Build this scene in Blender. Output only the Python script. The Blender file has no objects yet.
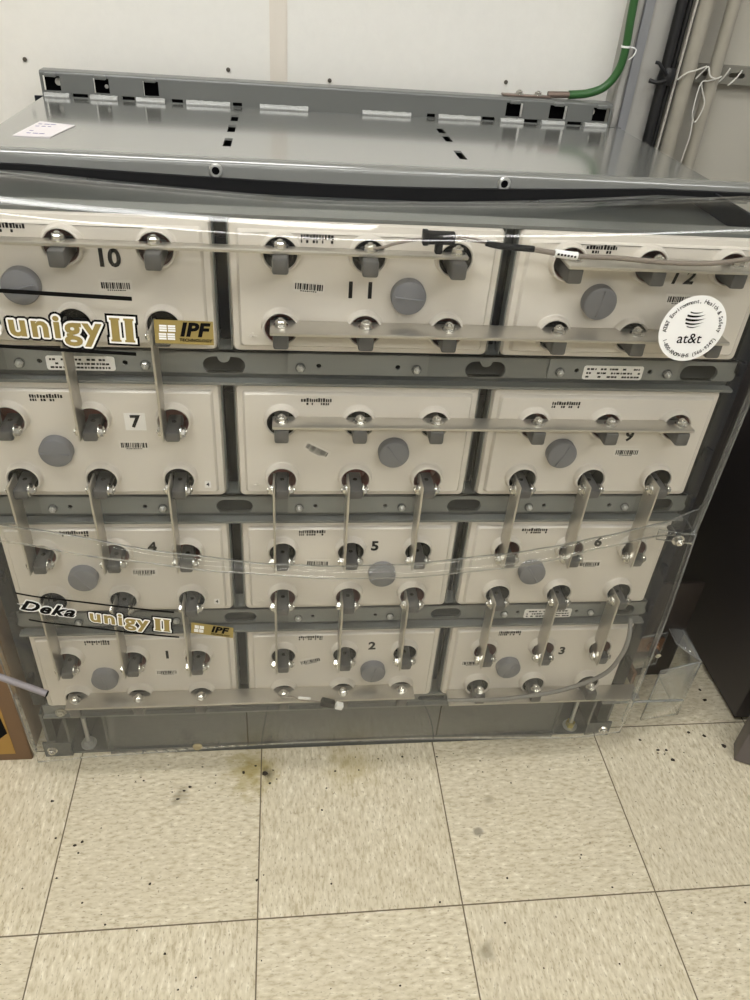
import bpy, bmesh, math, random
from mathutils import Vector, Matrix
C = bpy.context
scene = C.scene
col = scene.collection
random.seed(7)
PI = math.pi

# ------------------------------------------------------------------ colours / materials
def lin(c):
    r = []
    for v in c:
        v /= 255.0
        r.append(v / 12.92 if v <= 0.04045 else ((v + 0.055) / 1.055) ** 2.4)
    return (r[0], r[1], r[2], 1.0)

MATS = {}
def mat(name, rgb, rough=0.5, metal=0.0, noise=0.0, nscale=40.0, bump=0.0, coat=0.0, spec=0.5):
    if name in MATS: return MATS[name]
    m = bpy.data.materials.new(name); m.use_nodes = True
    nt = m.node_tree; b = nt.nodes['Principled BSDF']
    b.inputs['Base Color'].default_value = lin(rgb)
    b.inputs['Roughness'].default_value = rough
    b.inputs['Metallic'].default_value = metal
    b.inputs['Specular IOR Level'].default_value = spec
    b.inputs['Coat Weight'].default_value = coat
    b.inputs['Coat Roughness'].default_value = 0.12
    if noise or bump:
        tc = nt.nodes.new('ShaderNodeTexCoord')
        n = nt.nodes.new('ShaderNodeTexNoise'); n.inputs['Scale'].default_value = nscale
        n.inputs['Detail'].default_value = 5
        nt.links.new(tc.outputs['Object'], n.inputs['Vector'])
        if noise:
            mx = nt.nodes.new('ShaderNodeMix'); mx.data_type = 'RGBA'
            a = lin(rgb)
            mx.inputs['A'].default_value = tuple([v * (1 - noise) for v in a[:3]] + [1])
            mx.inputs['B'].default_value = tuple([min(1, v * (1 + noise)) for v in a[:3]] + [1])
            nt.links.new(n.outputs['Fac'], mx.inputs['Factor'])
            nt.links.new(mx.outputs['Result'], b.inputs['Base Color'])
        if bump:
            bp = nt.nodes.new('ShaderNodeBump'); bp.inputs['Strength'].default_value = bump
            bp.inputs['Distance'].default_value = 0.002
            nt.links.new(n.outputs['Fac'], bp.inputs['Height'])
            nt.links.new(bp.outputs['Normal'], b.inputs['Normal'])
    MATS[name] = m
    return m

def acrylic(name, tint, refl=1.0, rough=0.02, haze=0.0, bump=0.0):
    m = bpy.data.materials.new(name); m.use_nodes = True
    nt = m.node_tree; nt.nodes.clear()
    out = nt.nodes.new('ShaderNodeOutputMaterial')
    tr = nt.nodes.new('ShaderNodeBsdfTransparent'); tr.inputs['Color'].default_value = (*tint, 1)
    gl = nt.nodes.new('ShaderNodeBsdfGlossy'); gl.inputs['Roughness'].default_value = rough
    gl.inputs['Color'].default_value = (1, 1, 1, 1)
    lw = nt.nodes.new('ShaderNodeLayerWeight'); lw.inputs['Blend'].default_value = 0.5
    pw = nt.nodes.new('ShaderNodeMath'); pw.operation = 'POWER'; pw.inputs[1].default_value = 5.0
    nt.links.new(lw.outputs['Facing'], pw.inputs[0])
    mul = nt.nodes.new('ShaderNodeMath'); mul.operation = 'MULTIPLY_ADD'; mul.inputs[1].default_value = 0.9 * refl; mul.inputs[2].default_value = 0.034 * refl
    nt.links.new(pw.outputs[0], mul.inputs[0])
    base = tr
    if haze:
        df = nt.nodes.new('ShaderNodeBsdfDiffuse'); df.inputs['Color'].default_value = (0.75, 0.75, 0.72, 1)
        tc = nt.nodes.new('ShaderNodeTexCoord')
        n = nt.nodes.new('ShaderNodeTexNoise'); n.inputs['Scale'].default_value = 6; n.inputs['Detail'].default_value = 6
        nt.links.new(tc.outputs['Object'], n.inputs['Vector'])
        hm = nt.nodes.new('ShaderNodeMath'); hm.operation = 'MULTIPLY'; hm.inputs[1].default_value = haze * 2
        nt.links.new(n.outputs['Fac'], hm.inputs[0])
        mh = nt.nodes.new('ShaderNodeMixShader')
        nt.links.new(hm.outputs[0], mh.inputs[0]); nt.links.new(tr.outputs[0], mh.inputs[1]); nt.links.new(df.outputs[0], mh.inputs[2])
        base = mh
    mx = nt.nodes.new('ShaderNodeMixShader')
    nt.links.new(mul.outputs[0], mx.inputs[0]); nt.links.new(base.outputs[0], mx.inputs[1]); nt.links.new(gl.outputs[0], mx.inputs[2])
    nt.links.new(mx.outputs[0], out.inputs['Surface'])
    if bump:
        tc = nt.nodes.new('ShaderNodeTexCoord')
        n = nt.nodes.new('ShaderNodeTexNoise'); n.inputs['Scale'].default_value = 5; n.inputs['Detail'].default_value = 1
        nt.links.new(tc.outputs['Object'], n.inputs['Vector'])
        bp = nt.nodes.new('ShaderNodeBump'); bp.inputs['Strength'].default_value = bump; bp.inputs['Distance'].default_value = 0.02
        nt.links.new(n.outputs['Fac'], bp.inputs['Height'])
        nt.links.new(bp.outputs['Normal'], gl.inputs['Normal'])
    return m

def emis(name, rgb, s):
    m = bpy.data.materials.new(name); m.use_nodes = True
    b = m.node_tree.nodes['Principled BSDF']
    b.inputs['Base Color'].default_value = (0.8, 0.8, 0.8, 1)
    b.inputs['Emission Color'].default_value = lin(rgb); b.inputs['Emission Strength'].default_value = s
    return m

def wall_mat():
    m = mat('wall_paint', (231, 229, 222), 0.6, 0, 0.03, 60, 0.25)
    return m

TX, TY, TA, T = -0.4389, -0.2984, 0.0049, 0.3048
def floor_mat():
    m = bpy.data.materials.new('vinyl_tile'); m.use_nodes = True
    nt = m.node_tree; N = nt.nodes; L = nt.links; b = N['Principled BSDF']
    def node(t, **k):
        n = N.new(t)
        for a, v in k.items(): setattr(n, a, v)
        return n
    def math_(op, a, bb=None, clamp=False):
        n = node('ShaderNodeMath', operation=op, use_clamp=clamp)
        for i, v in enumerate((a, bb)):
            if v is None: continue
            if isinstance(v, (int, float)): n.inputs[i].default_value = v
            else: L.new(v, n.inputs[i])
        return n.outputs[0]
    def ramp(fac, stops):
        r = node('ShaderNodeValToRGB'); e = r.color_ramp.elements
        while len(e) < len(stops): e.new(0.5)
        for el, (p, c) in zip(e, stops): el.position = p; el.color = c
        L.new(fac, r.inputs[0]); return r.outputs[0]
    def mix(f, a, c, mode='MIX'):
        n = node('ShaderNodeMix', data_type='RGBA', blend_type=mode)
        for k, v in (('Factor', f), ('A', a), ('B', c)):
            if isinstance(v, (int, float)): n.inputs[k].default_value = v
            elif isinstance(v, tuple): n.inputs[k].default_value = v
            else: L.new(v, n.inputs[k])
        return n.outputs['Result']
    tc = node('ShaderNodeTexCoord'); sep = node('ShaderNodeSeparateXYZ'); L.new(tc.outputs['Object'], sep.inputs[0])
    x, y = sep.outputs[0], sep.outputs[1]
    px, py = math_('DIVIDE', x, T), math_('DIVIDE', y, T)
    cx, cy = math_('FLOOR', px), math_('FLOOR', py)
    fx, fy = math_('FRACT', px), math_('FRACT', py)
    ex = math_('MINIMUM', fx, math_('SUBTRACT', 1.0, fx)); ey = math_('MINIMUM', fy, math_('SUBTRACT', 1.0, fy))
    edge = math_('MINIMUM', ex, ey)
    joint = math_('SUBTRACT', 1.0, math_('MULTIPLY', math_('SUBTRACT', edge, 0.0022), 400.0, True), True)
    chk = math_('FLOORED_MODULO', math_('ADD', math_('ADD', cx, cy), 1.0), 2.0)
    inv = math_('SUBTRACT', 1.0, chk)
    u = math_('ADD', math_('MULTIPLY', x, chk), math_('MULTIPLY', y, inv))
    v = math_('ADD', math_('MULTIPLY', y, chk), math_('MULTIPLY', x, inv))
    def noise(su, sv, scale, detail, off):
        cb = node('ShaderNodeCombineXYZ')
        L.new(math_('MULTIPLY', u, su), cb.inputs[0]); L.new(math_('MULTIPLY', v, sv), cb.inputs[1])
        L.new(math_('ADD', math_('MULTIPLY', cx, 3.7), math_('ADD', math_('MULTIPLY', cy, 5.3), off)), cb.inputs[2])
        n = node('ShaderNodeTexNoise'); n.inputs['Scale'].default_value = scale; n.inputs['Detail'].default_value = detail
        L.new(cb.outputs[0], n.inputs['Vector']); return n.outputs['Fac']
    n1 = noise(1.0, 2.6, 72, 4, 0.0); n2 = noise(1.0, 2.6, 130, 3, 9.0); n3 = noise(1, 1, 7, 4, 3.0)
    base = ramp(n1, [(0.30, lin((180, 168, 140))), (0.46, lin((204, 194, 168))), (0.60, lin((213, 204, 180))), (0.74, lin((231, 224, 204)))])
    base = mix(ramp(n2, [(0.30, (1, 1, 1, 1)), (0.42, (0, 0, 0, 1))]), base, lin((160, 148, 124)))
    base = mix(math_('MULTIPLY', ramp(n3, [(0.38, (0, 0, 0, 1)), (0.72, (1, 1, 1, 1))]), 0.3), base, lin((190, 180, 156)))
    # scuffs, grime marks and one yellow stain by the rack
    g = node('ShaderNodeTexNoise'); g.inputs['Scale'].default_value = 90; g.inputs['Detail'].default_value = 2
    L.new(tc.outputs['Object'], g.inputs['Vector'])
    base = mix(math_('MULTIPLY', ramp(g.outputs['Fac'], [(0.735, (0, 0, 0, 1)), (0.76, (1, 1, 1, 1))]), 0.6), base, lin((95, 84, 66)))
    def spot(wx, wy, r0, r1, color, amt, wob=0.03):
        ca, sa = math.cos(-TA), math.sin(-TA); dx, dy = wx - TX, wy - TY
        lx, ly = dx * ca - dy * sa, dx * sa + dy * ca
        d = node('ShaderNodeVectorMath', operation='DISTANCE'); L.new(tc.outputs['Object'], d.inputs[0]); d.inputs[1].default_value = (lx, ly, 0)
        w = node('ShaderNodeTexNoise'); w.inputs['Scale'].default_value = 45; w.inputs['Detail'].default_value = 3
        L.new(tc.outputs['Object'], w.inputs['Vector'])
        dd = math_('ADD', d.outputs['Value'], math_('MULTIPLY', math_('SUBTRACT', w.outputs['Fac'], 0.5), wob * 2))
        f = math_('MULTIPLY', math_('DIVIDE', math_('SUBTRACT', r1, dd), r1 - r0, True), amt)
        nonlocal base
        base = mix(f, base, lin(color))
    spot(-0.150, -0.050, 0.010, 0.055, (150, 134, 72), 0.75, 0.05)
    spot(-0.125, -0.058, 0.000, 0.014, (52, 44, 30), 0.9, 0.012)
    spot(0.02, -0.045, 0.01, 0.06, (172, 156, 104), 0.45, 0.05)
    spot(-0.268, -0.088, 0.000, 0.022, (96, 82, 58), 0.6, 0.03)
    spot(0.218, -0.181, 0.006, 0.010, (136, 128, 112), 0.8, 0.006)
    spot(0.249, -0.125, 0.002, 0.012, (160, 148, 124), 0.7, 0.012)
    spot(0.19, -0.36, 0.000, 0.018, (140, 130, 108), 0.7, 0.03)
    base = mix(joint, base, lin((98, 86, 66)))
    L.new(base, b.inputs['Base Color'])
    b.inputs['Roughness'].default_value = 0.42
    b.inputs['Specular IOR Level'].default_value = 0.35
    return m

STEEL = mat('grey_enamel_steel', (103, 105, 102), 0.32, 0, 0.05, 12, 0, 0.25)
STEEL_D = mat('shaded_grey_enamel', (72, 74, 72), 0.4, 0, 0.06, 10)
TOPST = mat('top_panel_enamel', (122, 123, 119), 0.18, 0, 0.03, 9, 0, 1.0)
SIDE = mat('side_post_enamel', (24, 27, 32), 0.6, 0, 0.08, 20, 0, 0, 0.2)
BLACK = mat('black_rubber', (20, 20, 21), 0.7, 0, 0, 40, 0, 0, 0.2)
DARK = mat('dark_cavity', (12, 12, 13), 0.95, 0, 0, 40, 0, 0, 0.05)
NAVY = mat('navy_black_jar', (12, 14, 24), 0.85, 0, 0, 40, 0, 0, 0.08)
CREAM = mat('cream_plastic', (208, 201, 190), 0.42, 0, 0.04, 14)
LABELW = mat('white_label', (228, 225, 220), 0.5)
INK = mat('black_ink', (14, 13, 13), 0.8, 0, 0, 40, 0, 0, 0.1)
CAPG = mat('grey_cap_plastic', (112, 112, 115), 0.5, 0, 0.06, 60)
POST = mat('grey_lead_post', (84, 83, 82), 0.42, 0.25, 0.1, 80)
RED = mat('red_seal', (104, 42, 34), 0.5)
BLK = mat('black_seal', (16, 15, 14), 0.8, 0, 0, 40, 0, 0, 0.1)
TIN = mat('tinned_bus_metal', (192, 187, 177), 0.3, 0.8, 0.06, 30)
BOLT = mat('bright_bolt', (214, 212, 206), 0.2, 0.95)
ZINC = mat('zinc_bolt', (184, 184, 180), 0.3, 0.6)
WELD = mat('weld_bead', (172, 173, 170), 0.22, 0.0, 0.12, 150, 0.8)
PAPER = mat('paper', (226, 220, 222), 0.7)
PURPLE = mat('purple_ink', (120, 110, 160), 0.7)
GOLD = mat('gold_print', (148, 130, 74), 0.45, 0.1)
WHITE = mat('white_print', (238, 238, 236), 0.4)
WALL = wall_mat()
CLEAR = acrylic('clear_acrylic', (0.972, 0.975, 0.972), 0.55, 0.02, 0.003, 0.2)
CLEARL = acrylic('hazy_acrylic', (0.945, 0.945, 0.935), 0.6, 0.04, 0.018, 0.2)
CLEARW = acrylic('wing_acrylic', (0.92, 0.92, 0.9), 0.8, 0.05, 0.075, 0.2)  # wing sheets, with more whitish haze mixed in than the covers
EDGE = acrylic('acrylic_edge', (0.5, 0.52, 0.49), 1.0, 0.2, 0.2)

# ------------------------------------------------------------------ mesh builder
class MB:
    def __init__(s, *mats): s.bm = bmesh.new(); s.mats = list(mats)
    def mi(s, m):
        if m is None: return 0
        if m not in s.mats: s.mats.append(m)
        return s.mats.index(m)
    def faces(s, vs, fs, m=None):
        bv = [s.bm.verts.new(v) for v in vs]; k = s.mi(m)
        for f in fs:
            try: fa = s.bm.faces.new([bv[i] for i in f]); fa.material_index = k
            except ValueError: pass
        return bv
    def box(s, x0, x1, y0, y1, z0, z1, m=None, bev=0.0, M=None):
        vs = [(x, y, z) for x in (x0, x1) for y in (y0, y1) for z in (z0, z1)]
        t = bmesh.new(); bv = [t.verts.new(v) for v in vs]
        for f in ((0, 1, 3, 2), (4, 6, 7, 5), (0, 4, 5, 1), (2, 3, 7, 6), (0, 2, 6, 4), (1, 5, 7, 3)): t.faces.new([bv[i] for i in f])
        if bev: bmesh.ops.bevel(t, geom=t.edges[:], offset=bev, segments=2, affect='EDGES', profile=0.5)
        s.merge(t, m, M)
    def merge(s, t, m=None, M=None):
        bmesh.ops.recalc_face_normals(t, faces=t.faces[:])
        k = s.mi(m); mp = {}
        for v in t.verts: mp[v] = s.bm.verts.new(M @ v.co if M else v.co)
        for f in t.faces:
            try: n = s.bm.faces.new([mp[v] for v in f.verts]); n.material_index = k
            except ValueError: pass
        t.free()
    def lathe(s, prof, origin, axis, m=None, seg=28, cap=True, rot=0.0):
        """prof: (r, h) along axis"""
        a = Vector(axis).normalized(); r0 = a.orthogonal().normalized(); r1 = a.cross(r0); o = Vector(origin)
        t = bmesh.new(); rings = []
        for r, h in prof:
            if r < 1e-6: rings.append([t.verts.new(o + a * h)])
            else: rings.append([t.verts.new(o + a * h + (r0 * math.cos(rot + 2 * PI * i / seg) + r1 * math.sin(rot + 2 * PI * i / seg)) * r) for i in range(seg)])
        for A, B in zip(rings, rings[1:]):
            for i in range(seg):
                j = (i + 1) % seg
                if len(A) == 1 and len(B) == 1: continue
                if len(A) == 1: t.faces.new([A[0], B[i], B[j]])
                elif len(B) == 1: t.faces.new([A[i], A[j], B[0]])
                else: t.faces.new([A[i], A[j], B[j], B[i]])
        if cap:
            for R in (rings[0], rings[-1]):
                if len(R) > 2: t.faces.new(R)
        s.merge(t, m)
    def tube(s, pts, r, m=None, seg=10, smooth=True):
        P = [Vector(p) for p in pts]
        if smooth and len(P) > 2:
            Q = []
            for i in range(len(P) - 1):
                p0, p1, p2, p3 = P[max(i - 1, 0)], P[i], P[i + 1], P[min(i + 2, len(P) - 1)]
                for k in range(6):
                    t = k / 6
                    Q.append(0.5 * ((2 * p1) + (p2 - p0) * t + (2 * p0 - 5 * p1 + 4 * p2 - p3) * t * t + (3 * p1 - p0 - 3 * p2 + p3) * t ** 3))
            P = Q + [P[-1]]
        t = bmesh.new(); rings = []; n = None
        for i, p in enumerate(P):
            d = (P[min(i + 1, len(P) - 1)] - P[max(i - 1, 0)]).normalized()
            n = d.orthogonal().normalized() if n is None else (n - d * n.dot(d)).normalized()
            b = d.cross(n)
            rr = r[i] if isinstance(r, list) else r
            rings.append([t.verts.new(p + (n * math.cos(2 * PI * k / seg) + b * math.sin(2 * PI * k / seg)) * rr) for k in range(seg)])
        for A, B in zip(rings, rings[1:]):
            for i in range(seg): t.faces.new([A[i], A[(i + 1) % seg], B[(i + 1) % seg], B[i]])
        t.faces.new(rings[0]); t.faces.new(rings[-1])
        s.merge(t, m)
    def plate(s, loop, holes, fn, d0, d1, m=None, fill_back=True, wall_m=None):
        """2D outline with holes -> slab; fn(u, v, d) gives the 3D point"""
        t = bmesh.new()
        layers = []
        for d in (d0, d1):
            ls = []; es = []
            for lp in [loop] + holes:
                vs = [t.verts.new(fn(u, v, d)) for u, v in lp]; ls.append(vs)
                es += [t.edges.new((vs[i], vs[(i + 1) % len(vs)])) for i in range(len(vs))]
            layers.append((ls, es))
        for i, (ls, es) in enumerate(layers):
            if i == 0 or fill_back: bmesh.ops.triangle_fill(t, use_beauty=True, use_dissolve=False, edges=es)
        for A, B in zip(layers[0][0], layers[1][0]):
            n = len(A)
            for i in range(n): t.faces.new([A[i], A[(i + 1) % n], B[(i + 1) % n], B[i]])
        s.merge(t, m)
    def hexbolt(s, o, axis, r, h, m=None, washer=True, mw=None):
        if washer: s.lathe([(r * 1.35, 0), (r * 1.35, r * 0.22)], o, axis, mw or m, 18)
        w = r * 0.22 if washer else 0
        s.lathe([(r, w), (r, w + h * 0.8), (r * 0.8, w + h)], o, axis, m, 6, True, 0.3)
        s.lathe([(r * 0.5, w + h), (r * 0.5, w + h * 1.25), (r * 0.3, w + h * 1.4)], o, axis, m, 12)
    def build(s, name, parent=None, smooth=32, loc=None):
        me = bpy.data.meshes.new(name)
        s.bm.normal_update(); s.bm.to_mesh(me); s.bm.free()
        for m in s.mats: me.materials.append(m)
        if smooth:
            me.polygons.foreach_set('use_smooth', [True] * len(me.polygons))
            me.set_sharp_from_angle(angle=math.radians(smooth))
        o = bpy.data.objects.new(name, me); col.objects.link(o)
        if parent: o.parent = parent
        if loc: o.location = loc
        return o

def circ(cx, cy, r, n=32, ry=None): return [(cx + r * math.cos(2 * PI * i / n), cy + (ry or r) * math.sin(2 * PI * i / n)) for i in range(n)]
def stadium(x0, x1, z0, z1, n=8, notch=0.0):
    r = (z1 - z0) / 2; c = (z0 + z1) / 2; p = []
    for i in range(n + 1): a = -PI / 2 + PI * i / n; p.append((x1 - r + r * math.cos(a), c + r * math.sin(a)))
    if notch:
        m = (x0 + x1) / 2
        for i in range(n + 1): a = PI * i / n; p.append((m + notch * math.cos(a), z1 - notch * math.sin(a)))
    for i in range(n + 1): a = PI / 2 + PI * i / n; p.append((x0 + r + r * math.cos(a), c + r * math.sin(a)))
    return p
def rect(x0, x1, z0, z1): return [(x0, z0), (x1, z0), (x1, z1), (x0, z1)]
def stadium_rect(x0, x1, z0, z1, r):
    p = []
    for cx, cz, a0 in ((x1 - r, z1 - r, 0), (x0 + r, z1 - r, PI / 2), (x0 + r, z0 + r, PI), (x1 - r, z0 + r, 1.5 * PI)):
        for i in range(5): a = a0 + PI / 2 * i / 4; p.append((cx + r * math.cos(a), cz + r * math.sin(a)))
    return p
FR = lambda u, v, d: (u, d, v)         # facing -y
TOP = lambda u, v, d: (u, v, d)        # horizontal

def thing(name, label, cat, loc=(0, 0, 0), group=None):
    o = bpy.data.objects.new(name, None); col.objects.link(o); o.location = loc
    o.empty_display_size = 0.05
    return tag(o, label, cat, group)
def tag(o, label, cat, group=None, kind=None):
    o['label'] = label; o['category'] = cat
    if group: o['group'] = group
    if kind: o['kind'] = kind
    return o
def struct(o): o['kind'] = 'structure'; return o
def inst(o, parent=None, loc=None):
    c = o.copy(); col.objects.link(c); c.parent = parent
    if loc is not None: c.location = loc
    return c

# ------------------------------------------------------------------ lettering
_gc = {}
def glyphs(body, size, shear=0.0, offset=0.0, align='CENTER', space=1.0, sx=1.0):
    key = (body, size, shear, offset, align, space, sx)
    if key in _gc: return _gc[key]
    cu = bpy.data.curves.new('lettering', 'FONT'); cu.body = body; cu.size = size; cu.shear = shear; cu.offset = offset
    cu.align_x = align; cu.align_y = 'CENTER'; cu.space_character = space; cu.resolution_u = 3; cu.fill_mode = 'FRONT'
    o = bpy.data.objects.new('lettering', cu); col.objects.link(o)
    C.view_layer.update()
    me = bpy.data.meshes.new_from_object(o.evaluated_get(C.evaluated_depsgraph_get()))
    r = ([(v.co.x * sx, v.co.y) for v in me.vertices], [tuple(p.vertices) for p in me.polygons])
    bpy.data.objects.remove(o); bpy.data.meshes.remove(me); bpy.data.curves.remove(cu)
    _gc[key] = r
    return r
def text(mb, fn, m, d, *a, **k):
    vs, fs = glyphs(*a, **k)
    if vs: mb.faces([fn(u, v, d) for u, v in vs], fs, m)

# ------------------------------------------------------------------ camera
f_px, yaw, pitch, roll = 761.72, -0.1412, 0.6283, 0.0811
CAM = Vector((-0.0891, -0.84, 1.1549))
fw = Vector((-math.sin(yaw) * math.cos(pitch), math.cos(yaw) * math.cos(pitch), -math.sin(pitch)))
rt0 = Vector((math.cos(yaw), math.sin(yaw), 0)); up0 = rt0.cross(fw)
rt = rt0 * math.cos(roll) + up0 * math.sin(roll); up = up0 * math.cos(roll) - rt0 * math.sin(roll)
cd = bpy.data.cameras.new('camera'); cam = bpy.data.objects.new('camera', cd); col.objects.link(cam)
Mx = Matrix((rt, up, -fw)).transposed().to_4x4(); Mx.translation = CAM
cam.matrix_world = Mx
cd.sensor_fit = 'VERTICAL'; cd.sensor_height = 36.0; cd.lens = f_px * 36.0 / 1000.0; cd.clip_start = 0.02
scene.camera = cam

# ------------------------------------------------------------------ room
mb = MB(floor_mat()); mb.box(-3.2, 3.4, -3.6, 1.25, -0.04, 0.0)
o = mb.build('floor'); struct(o)
# tile grid aligned with the object's own axes
o.location = (TX, TY, 0); o.rotation_euler = (0, 0, TA)
WY = 0.64
mb = MB(WALL); mb.box(-3.4, 3.6, WY, WY + 0.1, 0, 2.7); struct(mb.build('wall_back'))
mb = MB(mat('ceiling_white', (226, 224, 218), 0.8)); mb.box(-3.4, 3.6, -3.8, WY + 0.1, 2.7, 2.76); struct(mb.build('ceiling'))
mb = MB(WALL); mb.box(-3.4, -3.3, -3.8, WY, 0, 2.7); struct(mb.build('wall_left'))
mb = MB(mat('far_wall_paint', (150, 146, 138), 0.7)); mb.box(-3.4, 3.6, -3.9, -3.8, 0, 2.7); struct(mb.build('wall_front'))
# seam batten on the wall
mb = MB(mat('batten', (224, 217, 205), 0.5))
mb.box(-0.117, -0.088, WY - 0.003, WY, 0.3, 2.7)
mb.box(-0.114, -0.109, WY - 0.006, WY - 0.003, 0.3, 2.7); mb.box(-0.098, -0.091, WY - 0.006, WY - 0.003, 0.3, 2.7)
struct(mb.build('trim_1'))
# grey steel column beside the conduits and the greyer wall section beyond it
GREYP = mat('grey_panel', (168, 166, 160), 0.5, 0, 0.05, 8)
mb = MB(GREYP); mb.box(0.478, 0.562, WY - 0.035, WY, 0.0, 2.7, None, 0.003)
mb.box(0.478, 0.487, WY - 0.05, WY - 0.035, 0.0, 2.7, None, 0.002); mb.box(0.495, 0.512, WY - 0.042, WY - 0.035, 0.0, 2.7, mat('grey_blue_strip', (136, 137, 139), 0.5), 0.002)
struct(mb.build('trim_2'))
mb = MB(mat('greyer_wall', (176, 172, 160), 0.6, 0, 0.06, 6)); mb.box(0.562, 3.5, WY - 0.006, WY, 0.0, 2.7)
struct(mb.build('wall_right_panel'))
# ceiling lamps
LAMP = emis('lamp_diffuser', (251, 251, 250), 20.5)
def lamp(x, y, lx, ly, label):
    t = thing('ceiling_light', label, 'ceiling light', (x, y, 2.7), 'fluorescent ceiling fixtures')
    m = MB(mat('lamp_housing', (225, 225, 222), 0.5)); m.box(-lx / 2, lx / 2, -ly / 2, ly / 2, -0.05, 0, None, 0.004); m.build('housing', t)
    m = MB(LAMP); m.box(-lx / 2 + 0.02, lx / 2 - 0.02, -ly / 2 + 0.02, ly / 2 - 0.02, -0.07, -0.05, None, 0.005); m.build('diffuser', t)
lamp(-0.50, -0.72, 1.32, 0.46, 'wide fluorescent ceiling fixture nearest the rack')
lamp(1.25, -1.75, 1.50, 0.30, 'fluorescent ceiling fixture over the aisle by the black cabinet')
lamp(-0.20, -2.90, 2.40, 0.40, 'long fluorescent ceiling fixture at the far side of the aisle')
# tiny nails in the wall
for i, (x, z) in enumerate(((-0.515, 0.966), (-0.187, 0.969), (-0.016, 0.962), (0.292, 0.976))):
    m = MB(mat('nail', (92, 86, 78), 0.5, 0.4)); m.lathe([(0.0035, 0), (0.0035, 0.002), (0, 0.003)], (0, 0, 0), (0, -1, 0), None, 10)
    o = m.build('wall_nail', None, 32, (x, WY, z))
    tag(o, ['small dark nail head in the wall above the rack end with the paper card', 'small nail head in the white wall just beside the seam, on the card side',
            'small nail head in the white wall just past the seam', 'small nail head in the wall above the green cable lug'][i], 'nail', 'nail heads in the wall')

# ------------------------------------------------------------------ rack dimensions
PIT, H0, ZC, W, w, h = 0.2098, 0.1655, 0.036, 0.322, 0.0958, 0.0858
XC = -0.0006
CH = 0.1675
CH3 = 0.152
def ch(r): return CH3 if r == 3 else CH
def zcell(r): return H0 + PIT * r - ZC
RACKX0, RACKX1 = -0.489, 0.489
rack = thing('battery_rack', 'grey enamelled steel battery rack with four tiers standing on the tiled floor against the wall', 'battery rack')

def bolt_part(parent, x, z, y, name='bolt', r=0.0047):
    m = MB(ZINC); m.hexbolt((0, 0, 0), (0, -1, 0), r, 0.0045, ZINC, True, STEEL_D); return m.build(name, parent, 32, (x, y, z))
BOLT0 = None
for r in (3, 2, 1):
    zt = zcell(r) - 0.001; zb = zcell(r - 1) + CH + 0.0015
    holes = []; zo = (zt + zb) / 2 + 0.001
    ov = [(-0.189, -0.139), (0.129, 0.180), (0.409, 0.459)] if r == 3 else [(-0.185, -0.136), (0.132, 0.180), (0.424, 0.464)]
    for i, (a, b) in enumerate(ov): holes.append(stadium(a, b, zo - 0.0115, zo + 0.0115, 8, 0.0075 if r == 3 and i < 2 else 0))
    m = MB(STEEL)
    m.plate(stadium_rect(-0.484, 0.484, zb + 0.011, zt, 0.006), holes, FR, -0.002, 0.003)
    m.box(-0.482, 0.482, -0.012, 0.05, zb, zb + 0.0035)           # lower lip of the tray
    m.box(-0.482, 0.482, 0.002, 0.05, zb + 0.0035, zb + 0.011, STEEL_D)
    m.box(-0.482, 0.482, -0.002, 0.06, zt - 0.002, zt)
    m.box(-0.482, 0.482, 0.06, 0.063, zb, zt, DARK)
    beam = m.build('front_beam', rack)
    for c in (-1, 0, 1):
        xc = XC + W * c
        m = MB(mat('plate_enamel', (114, 116, 113), 0.32, 0, 0.05, 12, 0, 0.25))
        hs = [circ(xc - 0.051, zo + 0.003, 0.0032, 14), circ(xc + 0.045, zo + 0.003, 0.0032, 14)]
        m.plate(rect(xc - 0.088, xc + 0.082, zb + 0.0125, zt - 0.0005), hs, FR, -0.005, -0.002, None, False)
        for hx in (-0.051, 0.045): m.lathe([(0.0032, 0), (0.0032, 0.001)], (xc + hx, -0.0019, zo + 0.003), (0, -1, 0), DARK, 14)
        pl = m.build('joining_plate', beam)
        for bx in (-0.073, 0.068): 
            if BOLT0 is None: BOLT0 = bolt_part(beam, xc + bx, zo + 0.001, -0.005)
            else: inst(BOLT0, beam, (xc + bx, -0.005, zo + 0.001))
# base: beam under the bottom tier, kick panel, feet with open compartments
zt = zcell(0) - 0.001
m = MB(STEEL)
bh = [stadium(-0.185, -0.136, zt - 0.0165, zt - 0.003, 8), stadium(0.132, 0.180, zt - 0.0165, zt - 0.003, 8)]
m.plate(rect(-0.484, 0.484, zt - 0.019, zt), bh, FR, -0.002, 0.004)
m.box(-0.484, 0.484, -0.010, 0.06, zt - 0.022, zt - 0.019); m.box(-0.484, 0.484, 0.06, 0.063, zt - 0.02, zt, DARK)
m.build('base_beam', rack)
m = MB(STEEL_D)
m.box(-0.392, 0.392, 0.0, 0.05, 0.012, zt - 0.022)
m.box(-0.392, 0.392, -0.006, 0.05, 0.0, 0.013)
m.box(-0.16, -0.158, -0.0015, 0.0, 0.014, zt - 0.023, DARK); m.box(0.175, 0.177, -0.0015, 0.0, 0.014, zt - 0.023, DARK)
m.build('kick_panel', rack)
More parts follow.
